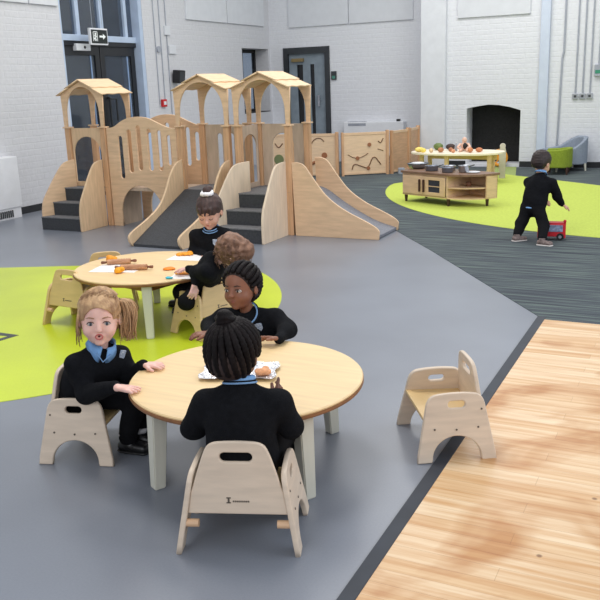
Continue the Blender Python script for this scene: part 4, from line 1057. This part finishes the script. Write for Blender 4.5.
# ---- joints: a posture built from body proportions, each joint then set on its line of sight
RT_ = np.array([CR.x, CR.y, 0]); RT_ /= np.linalg.norm(RT_)
def A(u, v, z): return np.array(at(u, v, z))
ZUP = np.array([0, 0, 1.0])
def on(u, v, ref):
    d = np.array((u-300)/F_PX*CR - (v-300)/F_PX*CU + _f); c = np.array(CP); r_ = np.array(ref, float)-c
    return c+d*(r_@d)/(d@d)
def pose(hip, neck_uv, head_uv, f2, HBf, lean=.03, tz=.235, shw=.088, sh=None, nh=.105):
    """f2: way the torso faces; returns hip, neck, head and shoulders"""
    hip = np.array(hip, float); f2 = unit(f2); r2 = np.cross(f2, ZUP)
    neck = on(*neck_uv, hip+f2*lean+ZUP*tz) if neck_uv else hip+f2*lean+ZUP*tz
    head = on(*head_uv, neck+ZUP*nh+unit(HBf)*.018)
    s = {}
    for k, sg in (('L', -1), ('R', 1)):
        ref = neck+r2*sg*shw-ZUP*.042
        s['sh'+k] = on(*sh[k], ref) if sh and k in sh else ref
    return dict(hip=hip, neck=neck, head=head, **s)
# ============ 1. blonde child seated left of the near table
fw = unit(np.array([.60, -.80, .03])); HB = basis(fw, (.04, .02, 1))
J = pose((-2.190, 2.400, .235), (101, 346), (99.5, 318), (.90, -.25, 0), fw, .045, .225, sh={'L': (121, 356), 'R': (76, 363)})
hc = J['head']
J.update(elL=on(133, 376, J['shL']+(.06, .02, -.07)), elR=on(86, 393, J['shR']+(.03, -.03, -.09)), wrL=A(143, 364.5, .364), wrR=A(117, 387.5, .364),
         knL=np.array([-1.965, 2.56, .245]), knR=np.array([-1.955, 2.42, .245]), anL=A(141, 434, .05), anR=A(128, 440, .05), toeL=(.9, .3, 0), toeR=(.95, .1, 0),
         hand=dict(L=dict(f=(.93, .36, -.04), n=(0, 0, -1), s=-1, curl=.10, spread=1.2), R=dict(f=(.98, .18, -.04), n=(0, 0, -1), s=1, curl=.08)))
SK1 = skin('fair_skin', (232, 186, 172))
b1, of, up, rt, fr, lo, hi = kid('person', 'blonde child with side ponytail and blue polo collar seated left of near table, mouth open', J, SK1, .0032, mouth=1.0, hs=1.05, seed=3, headB=HB)
HBL = hairmat('blonde_hair', (150, 112, 80), (206, 168, 124))
face_parts(b1, hc, HB, 1.05, of, (80, 90, 105), mat('light_brown_brow', (158, 118, 88), .8), mat('pink_lips', (196, 104, 100), .45), (-.1, .0), mouth=1.0)
HS = 1.06
f, r, u = HB; P = lambda x, y, z: hc+(f*x+r*y+u*z)*HS; M3 = np.stack([f, r, u], 1)
E3 = lambda a, b, c: (a*HS, b*HS, c*HS)
F = Field(hc-.17, hc+.17, .003)
F.ell(P(-.012, 0, .030), E3(.0945, .080, .082), M3, .01); F.ell(P(-.03, 0, -.01), E3(.075, .078, .07), M3, .015)
F.ell(P(.080, 0, -.010), E3(.058, .060, .066), M3, 0, True); F.ell(P(.10, 0, -.05), E3(.09, .085, .07), M3, 0, True)
F.cutplane(P(0, 0, -.075), -u)
F.folds(.0018, 11, 130)
hair = link('hair', F.mesh('hair', of), HBL, b1, True)
# ponytail on the child's left side (right in the picture), sitting high
base = P(-.03, -.070, .052)
mb = MB(); rg = random.Random(4)
for i in range(130):
    a = rg.uniform(0, 2*PI); q = rg.uniform(.0, 1)**.5
    o1 = (-r*math.cos(a)+f*math.sin(a))*.030*q
    ln = rg.uniform(.75, 1.05)
    p0 = base+o1*.25; p1 = base-r*.022+u*.012+o1; p2 = base-r*.036-u*.045*ln+o1*1.15+r*rg.uniform(-.012, .006); p3 = base-r*.026-u*.100*ln+o1*1.15+f*rg.uniform(-.016, .016)+r*rg.uniform(-.014, .008); p4 = base-r*.030-u*.150*ln+o1*1.0+r*rg.uniform(-.014, .014)
    pts = smooth_open([tuple(p-of) for p in (p0, p1, p2, p3, p4)], 2)
    mb.tube(pts, [.0030*(1-.7*j/(len(pts)-1))+.0006 for j in range(len(pts))], 5)
mb.build('ponytail', HBL, hair, True)
ring(hair, of, base-r*.004, -r, f, .012, .004, mat('hair_tie', (60, 40, 46), .7), 'hair_tie')
mb = MB()   # loose strands over scalp, temple and nape
for i in range(150):
    a = rg.uniform(-1.15, 1.15); e0 = rg.uniform(.3, 1.0)
    pts = []
    for j in range(7):
        t_ = j/6; y = math.sin(a)*(1-t_)*.072+t_*(-.070); x = .052*(1-t_)*math.cos(a)*e0-.03*t_; zz = .032+math.sqrt(max(.0, 1-(x+.02)**2/.0092-y*y/.0071))*.0865 if (x+.02)**2/.0092+y*y/.0071 < 1 else .045
        pts.append(tuple(P(x, y, zz+rg.uniform(0, .0015))-of))
    mb.tube(pts, .0012, 4)
for i in range(46):
    s_ = rg.choice((-1, 1, 1)); x0 = rg.uniform(-.05, .05)
    y0_ = s_*(.079-.010*abs(x0)/.05); ln = rg.uniform(.05, .125)
    mb.tube([tuple(P(x0, y0_, .02)-of), tuple(P(x0+.002, y0_+s_*.006, .02-ln*.5)-of), tuple(P(x0+rg.uniform(-.012, .012), y0_+s_*rg.uniform(-.004, .010), .02-ln)-of)], .0012, 4)
tag(mb.build('loose_strands', HBL, hair, True), kind='stuff')
polo_collar(b1, of, J['neck']-ZUP*.004, up, unit(f*.5+fr*.5), unit(np.cross(unit(f*.5+fr*.5), up)), BLUEC, .049, .030)
nk = J['neck']; fj = unit(fr*.5+f*.5)
MB().tube([Vector(nk+fj*.056+np.cross(up, fj)*.030-up*.008-of), Vector(nk+fj*.078-up*.036-of), Vector(nk+fj*.056-np.cross(up, fj)*.030-up*.008-of)], .0028).build('neckline_trim', BLUET, b1, True)
badge(b1, of, on(122, 356, (J['shL']*.75+J['shR']*.25)-up*.05+fr*.075), unit(fr+f*.3), up, .022, .05)

for k_ in 'LR': MB().cyl(Vector(J['an'+k_]+ZUP*.014-of), Vector(J['an'+k_]+ZUP*.034-of), .034, .0365, 20).build('sock', mat('grey_sock', (190, 190, 194), .9), b1, True)
# ============ 2. child seen from behind at the near table
fw = unit(np.array([-.18, .95, -.28])); HB = basis(fw, (.06, .0, 1))
J = pose((-1.275, 2.085, .235), (240, 384), (233, 354), (-.35, .93, 0), fw, .07, .235, sh={'L': (206, 402), 'R': (278, 402)}, shw=.095, nh=.10)
hc = J['head']
J.update(elL=on(195, 427, J['shL']+(-.06, .03, -.085)), elR=on(291, 426, J['shR']+(.06, .04, -.085)), wrL=on(222, 402, J['neck']+(-.10, .16, -.10)), wrR=on(276, 402, J['neck']+(.07, .16, -.10)),
         knL=np.array([-1.42, 2.32, .245]), knR=np.array([-1.26, 2.36, .245]), anL=np.array([-1.44, 2.38, .05]), anR=np.array([-1.29, 2.42, .05]), toeL=(-.3, .9, 0), toeR=(-.2, .9, 0),
         hand=dict(L=dict(f=(-.2, .9, .2), n=(.5, 0, -.8), s=-1, curl=.5), R=dict(f=(-.05, .75, .55), n=(-.9, .1, -.2), s=1, curl=.45, index=.05)))
SK2 = skin('deep_brown_skin', (104, 66, 52))
b2, of, up, rt, fr, lo, hi = kid('person', 'child with cornrows and topknot seen from behind, seated nearest the camera', J, SK2, .0032, seed=8, headB=HB, sleeves=1.16, hs=1.04)
BLK = hairmat('black_braided_hair', (14, 11, 12), (30, 24, 25)); BLK.node_tree.nodes['Principled BSDF'].inputs['Specular IOR Level'].default_value = .12; SCALP = mat('parting_scalp', (48, 34, 32), .7)
def cornrows(body, hc, HB, of, skinm, bun, n=13, rad=.0105, bunr=.032, s=1.0, tails=(), hl=.052, low=False):
    f, r, u = HB; P = lambda x, y, z: hc+(f*x+r*y+u*z)*s; M3 = np.stack([f, r, u], 1)
    F = Field(hc-.15, hc+.15, .003)
    F.ell(P(-.013, 0, .027), (.0925*s, .0765*s, .082*s), M3, .01); F.ell(P(-.03, 0, -.015), (.070*s, .068*s, .062*s), M3, .02)
    F.ell(P(-.016, 0, -.002), (.087*s, .073*s, .086*s), M3, .01); F.cutplane(P(hl, 0, .03), unit(f*.9-u*.45)); F.cutplane(P(-.02, 0, -.072), unit(-u+f*.25)); F.ell(P(.05, 0, -.06), (.075*s, .10*s, .075*s), M3, 0, True)
    hair = link('hair', F.mesh('hair', of), SCALP, body, True)
    bc = P(*bun); bdir = unit(bc-P(-.013, 0, .027)); mb = MB()
    e1 = unit(np.cross(bdir, f if abs(bdir@f) < .8 else u)); e2 = np.cross(bdir, e1); c0_ = P(-.013, 0, .027)
    for i in range(n):
        a = 2*PI*i/n; d0 = e1*math.cos(a)+e2*math.sin(a); pts = []; rr = []
        for j in range(34):
            th = .16+j*.078; d = bdir*math.cos(th)+d0*math.sin(th)
            # ellipsoid surface in head frame
            lx, ly, lz = d@f, d@r, d@u
            rz_ = .082 if lz > 0 else .108; k_ = 1/math.sqrt((lx/.0925)**2+(ly/.0765)**2+(lz/rz_)**2)
            p = c0_+d*k_*s*1.025
            loc = p-hc; x_, z_ = loc@f/s, loc@u/s
            if (x_-hl)*.9-(z_-.03)*.45 > 0: break
            if z_ < -.066 or (x_ > -.012 and z_ < -.004 ): break
            pts.append(Vector(p-of)); rr.append((rad*.66+rad*.46*math.sin(min(1, th/1.4)*PI*.5))*(1+.10*math.sin(j*2.4))*s)
        if len(pts) > 3: rr[-1] *= .5; mb.tube(pts, rr, 8)
    mb.build('cornrow_braids', BLK, hair, True)
    if bunr:
        F = Field(bc-.08, bc+.08, .003); rg = random.Random(3)
        for i in range(16):
            v = unit([rg.gauss(0, 1) for _ in range(3)]); F.ell(bc+bdir*bunr*.55+v*bunr*.42, (bunr*.55,)*3, None, .006)
        F.folds(.0022, 5, 150); link('topknot', F.mesh('topknot', of), BLK, hair, True)
    for tpts, tr in tails:
        q = smooth_open([tuple(P(*p)-of) for p in tpts], 2); MB().tube(q, [tr*(1-.5*j/(len(q)-1))*(1+.15*math.sin(j*2.2)) for j in range(len(q))], 8).build('braid_tail', BLK, hair, True)
    return hair
cornrows(b2, hc, HB, of, SK2, (-.050, -.014, .096), n=24, rad=.0108, bunr=.033, low=True, s=1.04)
ring(b2, of, J['neck']+ZUP*.020, up, fr, .043, .010, BLUEC, 'shirt_collar', squash=.95)
ring(b2, of, J['neck']+ZUP*.006-fr*.002, up, fr, .055, .0034, BLUET, 'neckline_trim', squash=.95); ring(b2, of, J['neck']+ZUP*.010-fr*.002, up, fr, .049, .006, JUMPER, 'ribbed_neckband', squash=.95)

# ============ 3. child with dark braids behind the near table, looking left
fw = unit(np.array([-.04, -.97, .03])); HB = basis(fw, (-.05, .0, 1))
J = pose((-1.80, 3.15, .26), (247, 311), (241.5, 287), (.10, -.95, 0), fw, .03, .235, sh={'L': (276, 317), 'R': (222, 317)}, shw=.09, nh=.10)
hc = J['head']
J.update(elL=on(287, 329, J['shL']+(.07, -.03, -.05)), elR=on(210, 326, J['shR']+(-.06, -.03, -.05)), wrL=A(279, 339, .372), wrR=A(208, 333, .372),
         knL=np.array([-1.72, 2.98, .24]), knR=np.array([-1.87, 3.0, .24]), anL=np.array([-1.72, 3.0, .05]), anR=np.array([-1.86, 3.02, .05]), toeL=(.2, -.9, 0), toeR=(0, -.9, 0),
         hand=dict(L=dict(f=(-.75, -.35, .12), n=(.1, -.3, -.8), s=1, curl=.30, index=.05), R=dict(f=(-.75, -.55, -.05), n=(0, 0, -1), s=1, curl=.25)))
SK3 = skin('warm_brown_skin', (136, 88, 66))
b3, of, up, rt, fr, lo, hi = kid('person', 'smiling child with braided dark hair and crest jumper sitting behind near table looking left', J, SK3, .0032, seed=15, headB=HB, hs=.99, sleeves=1.05)
face_parts(b3, hc, HB, .99, of, (40, 24, 18), mat('dark_brow', (30, 20, 18), .8), mat('brown_lips', (138, 76, 66), .5), (.0, 0))
h3 = cornrows(b3, hc, HB, of, SK3, (-.090, .0, .060), n=20, s=.99, rad=.0100, bunr=0, hl=.046, tails=(([(-.085, -.015, .045), (-.105, -.02, .02), (-.108, -.03, -.01), (-.112, -.045, -.02)], .012), ([(-.085, .012, .03), (-.100, .02, .0), (-.10, .03, -.03)], .011)))
ring(b3, of, J['neck']+ZUP*.004+fr*.026, up+fr*.75, fr, .056, .0042, BLUET, 'neckline_trim'); ring(b3, of, J['neck']-ZUP*.002+fr*.026, up+fr*.75, fr, .063, .0055, JUMPER, 'ribbed_neckband')
badge(b3, of, on(259, 328, (J['shL']*.6+J['shR']*.4)-up*.055+fr*.092), fr, up, .034, .046)

# ============ 4. child with white scrunchie behind the far table, looking down
fw = unit(np.array([.22, -.86, -.36])); HB = basis(fw, (0, -.1, 1))
_h = A(212, 234, .475)
J = pose((_h[0]-.02, _h[1]+.05, .26), (211.5, 228), (209.5, 211.5), (.15, -.9, 0), fw, .03, .235, sh={'L': (227, 234), 'R': (196, 235)}, shw=.088, nh=.10)
hc = J['head']
J.update(elL=on(233, 250, J['shL']+(.04, -.02, -.08)), elR=on(194, 252, J['shR']+(-.04, -.02, -.08)), wrL=on(222, 254, J['neck']+(.02, -.14, -.09)), wrR=on(205, 256, J['neck']+(-.05, -.14, -.09)),
         knL=np.array([hc[0]+.10, hc[1]-.12, .24]), knR=np.array([hc[0]-.05, hc[1]-.16, .24]), anL=np.array([hc[0]+.11, hc[1]-.10, .05]), anR=np.array([hc[0]-.03, hc[1]-.14, .05]), toeL=(.3, -.9, 0), toeR=(.2, -.9, 0),
         hand=dict(L=dict(f=(-.2, -.9, -.1), n=(0, 0, -1), s=1), R=dict(f=(.2, -.9, -.1), n=(0, 0, -1), s=1)))
SK4 = skin('light_olive_skin', (206, 158, 138))
b4, of, up, rt, fr, lo, hi = kid('person', 'dark-haired child with white scrunchie behind the far table, looking down', J, SK4, .004, seed=22, headB=HB, sockets=False, hs=1.08)
face_parts(b4, hc, HB, 1.08, of, (50, 34, 28), mat('dark_brown_brow', (50, 34, 30), .8), mat('rose_lips', (178, 92, 88), .5), (0, -.5), closed=True)
HBR = hairmat('dark_brown_hair', (44, 28, 26), (74, 50, 44))
f, r, u = HB; P = lambda x, y, z: hc+(f*x+r*y+u*z)*1.08; M3 = np.stack([f, r, u], 1)
F = Field(hc-.16, hc+.17, .0035)
F.ell(P(-.016, 0, .030), (0.1037, 0.0864, 0.0907), M3, .01); F.ell(P(-.04, 0, -.02), (0.0713, 0.0778, 0.0648), M3, .02); F.ell(P(.076, 0, -.030), (0.0605, 0.0583, 0.0648), M3, 0, True); F.cutplane(P(0, 0, -.07), -u)
F.cap(P(.066, -.035, .050), P(.082, -.030, .026), .014, .006, .008); F.cap(P(.072, 0, .052), P(.090, 0, .026), .016, .006, .008); F.cap(P(.066, .035, .050), P(.082, .030, .026), .014, .006, .008)
F.ell(P(-.050, 0, .115), (0.0367, 0.0367, 0.0367), M3, .006); F.folds(.0014, 3, 120)
h4 = link('hair', F.mesh('hair', of), HBR, b4, True)
F = Field(hc-.16, hc+.17, .0035)
for i in range(12):
    a = 2*PI*i/12; F.ell(P(-.024+.030*math.cos(a), .030*math.sin(a), .118+.006*math.cos(2*a)), (.014,)*3, None, .005)
link('scrunchie', F.mesh('scrunchie', of), mat('white_fluffy_fabric', (236, 234, 236), .95, .05, (90, 90, 90), bump=.6, bscale=150), h4, True)
ring(b4, of, J['neck']+ZUP*.008+fr*.008, up+fr*.3, fr, .047, .0042, BLUET, 'neckline_trim'); ring(b4, of, J['neck']-ZUP*.002+fr*.008, up+fr*.3, fr, .056, .0036, BLUET, 'neckline_trim')
badge(b4, of, on(215.5, 243, (J['shL']*.7+J['shR']*.3)-up*.06+fr*.078), fr, up, .034, .05)

# ============ 5. curly-haired child leaning over the far table
fw = unit(np.array([-.62, .10, -.75])); HB = basis(fw, (-.6, -.3, .6))
hc = A(233, 254, .50)
J = dict(hip=on(206, 284, np.array([-2.60, 4.03, .26])), neck=A(222, 262, .475), head=hc, shL=A(203, 268, .42), shR=A(214, 262, .44),
         elL=A(196, 272, .40), elR=A(207, 259, .40), wrL=A(194.5, 285, .335), wrR=A(192, 266, .372),
         knL=A(186, 302, .22), knR=A(181, 292, .24), anL=A(186, 306, .05), anR=A(181, 300, .05), toeL=(-.9, -.2, 0), toeR=(-.9, 0, 0),
         hand=dict(L=dict(f=(-.10, -.25, -.9), n=(-.8, .3, 0), s=1, curl=.3, index=.05), R=dict(f=(-.9, -.1, -.1), n=(0, 0, -1), s=1)))
J['shL'] = A(207, 272, .42); J['shR'] = J['shL']+np.array([-.03, .15, .02]); J['neck'] = (J['shL']+J['shR'])/2+np.array([.01, 0, .055]); hc = on(233, 252, J['neck']+np.array([.01, -.02, .07])); J['head'] = hc; J['elR'] = J['shR']+np.array([-.10, .02, -.07]); J['wrR'] = J['elR']+np.array([-.10, -.02, .02])
SK5 = skin('fair_pink_skin', (226, 180, 168))
b5, of, up, rt, fr, lo, hi = kid('person', 'curly brown-haired child leaning over the far table with face hidden', J, SK5, .004, seed=31, headB=HB, opening=False)
HC5 = hairmat('brown_curly_hair', (92, 62, 46), (142, 104, 80), 40)
f, r, u = HB; P = lambda x, y, z: hc+f*x+r*y+u*z; M3 = np.stack([f, r, u], 1)
F = Field(hc-.19, hc+.19, .0035); F.ell(P(-.012, 0, .018), (.094, .086, .094), M3, .01); F.ell(P(-.05, 0, -.045), (.06, .06, .06), M3, .02); rg = random.Random(9)
for i in range(90):
    v = unit([rg.gauss(0, 1) for _ in range(3)]); F.ell(P(-.015, 0, .01)+v*.078, (rg.uniform(.012, .022),)*3, None, .006)
F.ell(P(.10, 0, -.045), (.07, .062, .06), M3, 0, True); F.folds(.003, 6, 120)
h5 = link('hair', F.mesh('hair', of), HC5, b5, True)
mb = MB()
for i in range(220):
    v = unit([rg.gauss(0, 1) for _ in range(3)])
    if v@f > .45 and v@u < .2: continue
    c_ = P(-.015, 0, .01)+v*.086; e = unit(np.cross(v, [rg.gauss(0, 1) for _ in range(3)])); g = np.cross(v, e); pts = []
    for j in range(9): q = j*.85; pts.append(tuple(c_+e*(.010*math.cos(q))+g*(.010*math.sin(q))+v*.004*j*.8-of-np.array([0, 0, .0035*j])))
    mb.tube(pts, .0018, 4)
tag(mb.build('curls', HC5, h5, True), kind='stuff')
# polo shirt hem showing at the waist
ring(b5, of, J['hip']+up*.012, up, fr, .074, .010, BLUEC, 'shirt_hem')
# ============ 6. boy bending over the red toy bus
fw = unit(np.array([.40, .82, -.42])); HB = basis(fw, (.10, .12, 1))
g0 = np.array(at(531, 238)); hip6 = on(533, 208, g0+ZUP*.40)
fb6 = unit((.45, .75, 0)); rb6 = np.cross(fb6, ZUP)
neck6 = on(540.5, 174.5, hip6+fb6*.10+ZUP*.24); hc = on(541.5, 163, neck6+fb6*.04+ZUP*.085)
J = dict(hip=hip6, neck=neck6, head=hc, shL=on(529, 182, neck6-rb6*.085-ZUP*.04), shR=on(552, 183, neck6+rb6*.085-ZUP*.04))
J.update(elR=on(557, 196, J['shR']+fb6*.07-ZUP*.11), elL=J['shL']+fb6*.08-ZUP*.10+rb6*.02)
J.update(wrR=on(562.5, 204.5, J['elR']+fb6*.05-ZUP*.09), wrL=J['elL']+fb6*.08-ZUP*.06+rb6*.04,
         anL=np.array(at(517, 236, .05)), anR=np.array(at(542, 240, .05)), toeL=(.5, .5, 0), toeR=(.85, -.25, 0),
         hand=dict(L=dict(f=(.2, .5, -.7), n=(.8, 0, 0), s=1, curl=.4), R=dict(f=(.75, .2, -.45), n=(-.3, 0, -.8), s=-1, curl=.35)))
J.update(knL=on(521, 224, (J['anL']+hip6)/2+fb6*.04), knR=on(544, 225, (J['anR']+hip6)/2+fb6*.04))
J['shoem'] = {'m': mat('grey_trainer', (120, 104, 100), .6, .2, (60, 60, 60))}; J['solem'] = {'m': mat('white_sole', (220, 214, 210), .5)}
SK6 = skin('tan_skin', (206, 160, 136))
b6, of, up, rt, fr, lo, hi = kid('person', 'short dark-haired boy in black bending over a red toy bus, back to camera', J, SK6, .004, seed=40, headB=HB, sleeves=1.1)
f, r, u = HB; P = lambda x, y, z: hc+f*x+r*y+u*z; M3 = np.stack([f, r, u], 1)
HB6 = hairmat('near_black_short_hair', (30, 20, 20), (54, 38, 36))
F = Field(hc-.15, hc+.15, .0035); F.ell(P(-.016, 0, .030), (.096, .081, .086), M3, .01); F.ell(P(-.035, 0, -.01), (.070, .072, .060), M3, .015)
F.ell(P(.078, 0, -.035), (.062, .070, .070), M3, 0, True); F.ell(P(.015, .075, -.03), (.03, .03, .04), M3, 0, True); F.ell(P(.015, -.075, -.03), (.03, .03, .04), M3, 0, True); F.cutplane(P(0, 0, -.055), unit(-u+f*.3)); F.folds(.0015, 5, 150)
link('hair', F.mesh('hair', of), HB6, b6, True)
face_parts(b6, hc, HB, 1.0, of, (50, 34, 28), mat('dark_brown_brow', (50, 34, 30), .8), mat('rose_lips', (178, 92, 88), .5), (0, -.3))
polo_collar(b6, of, J['neck'], up, fr, rt, BLUEC, .044, .014)
ring(b6, of, J['hip']-up*.012, up, fr, .072, .007, BLUEC, 'shirt_hem')

# ================================================================== THINGS ON THE TABLES AND FLOOR
# red toy bus
q = at(550.5, 240.5); t = thing('toy_bus', (q.x, q.y+.05, .004), math.atan2(.02, .235), 'red wooden toy bus with blue-grey window panel at the boy\'s feet', 'toy bus')
RED = mat('red_toy_paint', (196, 32, 44), .4, .05)
MB().box(-.115, .115, -.05, .05, .03, .145, .008).build('bus_body', RED, t); MB().box(-.06, .095, -.054, -.049, .075, .135, .003).build('window_panel', mat('blue_grey_print', (128, 140, 166), .5, .25, (60, 10, 60)), t)
MB().box(-.11, -.07, -.054, -.049, .06, .13, .003).build('front_panel', mat('pale_print', (190, 120, 128), .5, .3, (60, 60, 60)), t)
MB().box(-.11, .11, -.045, .045, .14, .155, .004).build('bus_roof', RED, t)
for x in (-.11, .11): MB().cyl((x, -.04, .02), (x, -.04, .165), .010, n=12).sph((x, -.04, .17), .014, 12).build('corner_post', RED, t)
for x in (-.075, .075):
    for y in (-.052, .052): w = MB().cyl((x, y-.008, .032), (x, y+.008, .032), .032, n=20).build('wheel', BLACK, t); MB().cyl((x, y-.010, .032), (x, y+.010, .032), .014, n=16).build('hub', METAL, w)
# foil sheet with food on the near table
def crumple(name, c, w, d, rz, m, seed, amp, label, cat, rim=.0):
    rg = np.random.RandomState(seed); n = 44; b = bmesh.new(); V = []
    ph = rg.rand(6)*6; fr_ = rg.uniform(40, 120, (6, 2))
    for i in range(n+1):
        for j in range(n+1):
            x = (i/n-.5)*w; y = (j/n-.5)*d; e = max(abs(i/n-.5), abs(j/n-.5))*2
            z = amp*(1+np.mean([math.sin(fr_[k_, 0]*x+fr_[k_, 1]*y+ph[k_]) for k_ in range(6)])+.35*rg.rand())+rim*max(0, e-.72)/.28
            V.append(b.verts.new((x*(1+.04*math.sin(y*60+seed)), y*(1+.04*math.sin(x*50)), z)))
    for i in range(n):
        for j in range(n): b.faces.new((V[i*(n+1)+j], V[(i+1)*(n+1)+j], V[(i+1)*(n+1)+j+1], V[i*(n+1)+j+1]))
    mb = MB(); mb._add(b); o = mb.build(name, m); o.location = c; o.rotation_euler.z = rz; tag(o, label, cat)
    s_ = o.modifiers.new('s', 'SOLIDIFY'); s_.thickness = .0008
    return o
FOIL = mat('crumpled_foil', (214, 216, 222), .28, .05, (90, 90, 90), metal=.75, bump=.5, bscale=90)
q = at(240, 373, TH); crumple('foil_sheet', (q.x, q.y, TH+.001), .29, .19, .35, FOIL, 5, .004, 'crumpled silver foil sheet on near table in front of the cornrowed child', 'foil', .008)
ORF = mat('orange_pastry', (226, 160, 112), .6, .12, (50, 50, 50), bump=.4)
def lump(nm, c, pts, rs, m, label, cat, group=None, dz=0):
    F = Field(np.array(c)-.09, np.array(c)+.09, .003)
    for (x, y, z), r_ in zip(pts, rs): F.ell(np.array(c)+(x, y, z), (r_, r_, r_*.7), None, .006)
    F.folds(.0012, len(label), 120); off_ = np.array(c); o = link(nm, F.mesh(nm, off_), m, None, True); o.location = off_; return tag(o, label, cat, group)
q = at(262, 374, TH+.01); lump('pastry', (q.x, q.y, TH+.014), [(0, 0, .006), (.02, .004, .006), (-.018, .006, .004), (.006, .02, .012), (-.005, -.012, .004)], [.02, .017, .016, .015, .014], ORF, 'orange pastry piece on the right side of the foil sheet', 'pastry')
q = at(214, 373, TH+.01); lump('pastry', (q.x, q.y, TH+.012), [(0, 0, .003), (.014, .003, .003), (-.01, .008, .004)], [.012, .010, .010], ORF, 'small orange pastry crumb on the left side of the foil sheet', 'pastry')
# paper sheets, rolling pins and play dough on the far table
def sheet(u_, v_, w, d, rz, label):
    c = at(u_, v_, TH); o = MB().box(-w/2, w/2, -d/2, d/2, 0, .0010).build('paper_mat', PAPER); o.location = (c.x, c.y, TH+.0006+.0022); o.rotation_euler.z = rz; tag(o, label, 'paper', 'white paper mats on far table')
for i_ in range(1):
    sheet(118, 269, .30, .21, .25, 'white paper mat under the rolling pins on far table'); sheet(190, 258, .26, .18, .15, 'white paper mat at back right of far table before the scrunchie child'); sheet(194, 276, .26, .17, .35, 'white paper mat near the pointing hand on far table')
TD = TH+.0022+.0017
def pin(u_, v_, rz, ln, label):
    c = at(u_, v_, TH+.015); t = thing('rolling_pin', (c.x, c.y, TD+.0002), rz, label, 'rolling pin', 'play dough rolling pins')
    PM = mat('patterned_pin_wood', (150, 98, 66), .55, .25, (10, 60, 60), alt=(206, 156, 116)); r_ = .017
    mb = MB(); mb.lathe([(0, -ln/2), (r_*.8, -ln/2), (r_, -ln/2+.006)]+[(r_*(1+.05*math.sin(i*2.2)), -ln/2+.006+(ln-.012)*i/24) for i in range(25)]+[(r_, ln/2-.006), (r_*.8, ln/2), (0, ln/2)], (0, 0, r_), 20, Matrix.Rotation(PI/2, 4, 'Y'))
    mb.build('roller', PM, t, True)
    for s_ in (-1, 1):
        MB().lathe([(.006, 0), (.007, .01), (.010, .022), (.009, .034), (0, .038)], (s_*(ln/2), 0, r_), 14, Matrix.Rotation(s_*PI/2, 4, 'Y')).build('handle', mat('dark_pin_handle', (120, 72, 48), .5), t, True)
pin(119, 262.5, .62, .15, 'patterned wooden rolling pin nearer the back of far table'); pin(134, 268, .38, .17, 'patterned wooden rolling pin nearer the front of far table')
def dough(u_, v_, rs, pts, m, label, flat=.5):
    c = at(u_, v_, TH+.01); cc = (c.x, c.y, TD+.001)
    F = Field(np.array(cc)-.10, np.array(cc)+.10, .003)
    for (x, y, z), r_ in zip(pts, rs): F.ell(np.array(cc)+(x, y, z), (r_, r_, r_*flat), None, .006)
    F.folds(.0010, int(u_), 90); F.cutplane(np.array(cc), (0, 0, -1)); o = link('play_dough', F.mesh('play_dough', np.array(cc)), m, None, True); o.location = cc; tag(o, label, 'play dough', 'play dough pieces on far table')
dough(110, 259.5, [.026, .022, .016], [(0, 0, .012), (.025, .008, .010), (-.018, .01, .02)], DOUGH, 'orange play dough lump behind the rolling pins on far table', .8)
dough(118, 272, [.024, .018, .014], [(0, 0, .012), (.02, .012, .02), (-.012, .01, .01)], mat('amber_play_dough', (236, 164, 24), .6, .08, (40, 40, 40)), 'amber play dough lump in front of the rolling pins on far table', .9)
dough(168, 268.5, [.030, .026], [(0, 0, .004), (.018, .008, .004)], mat('deep_orange_dough', (238, 132, 18), .6, .05), 'deep orange play dough disc left of the pointing hand', .28)
dough(183, 273, [.026, .026, .026], [(-.025, -.006, .004), (0, 0, .004), (.026, .008, .004)], mat('golden_dough', (224, 150, 40), .6, .05), 'long golden play dough strip beside the sleeve of leaning child', .26)
dough(185, 254.5, [.028, .026, .024, .018], [(-.03, -.012, .006), (0, 0, .010), (.028, .012, .010), (.03, .014, .02)], DOUGH, 'orange play dough heap at back of far table near scrunchie child', .5)
dough(168.5, 277.5, [.018, .014], [(0, 0, .004), (.014, .004, .004)], mat('teal_play_dough', (50, 180, 196), .5, .05), 'small teal play dough blob near the front edge of far table', .35)
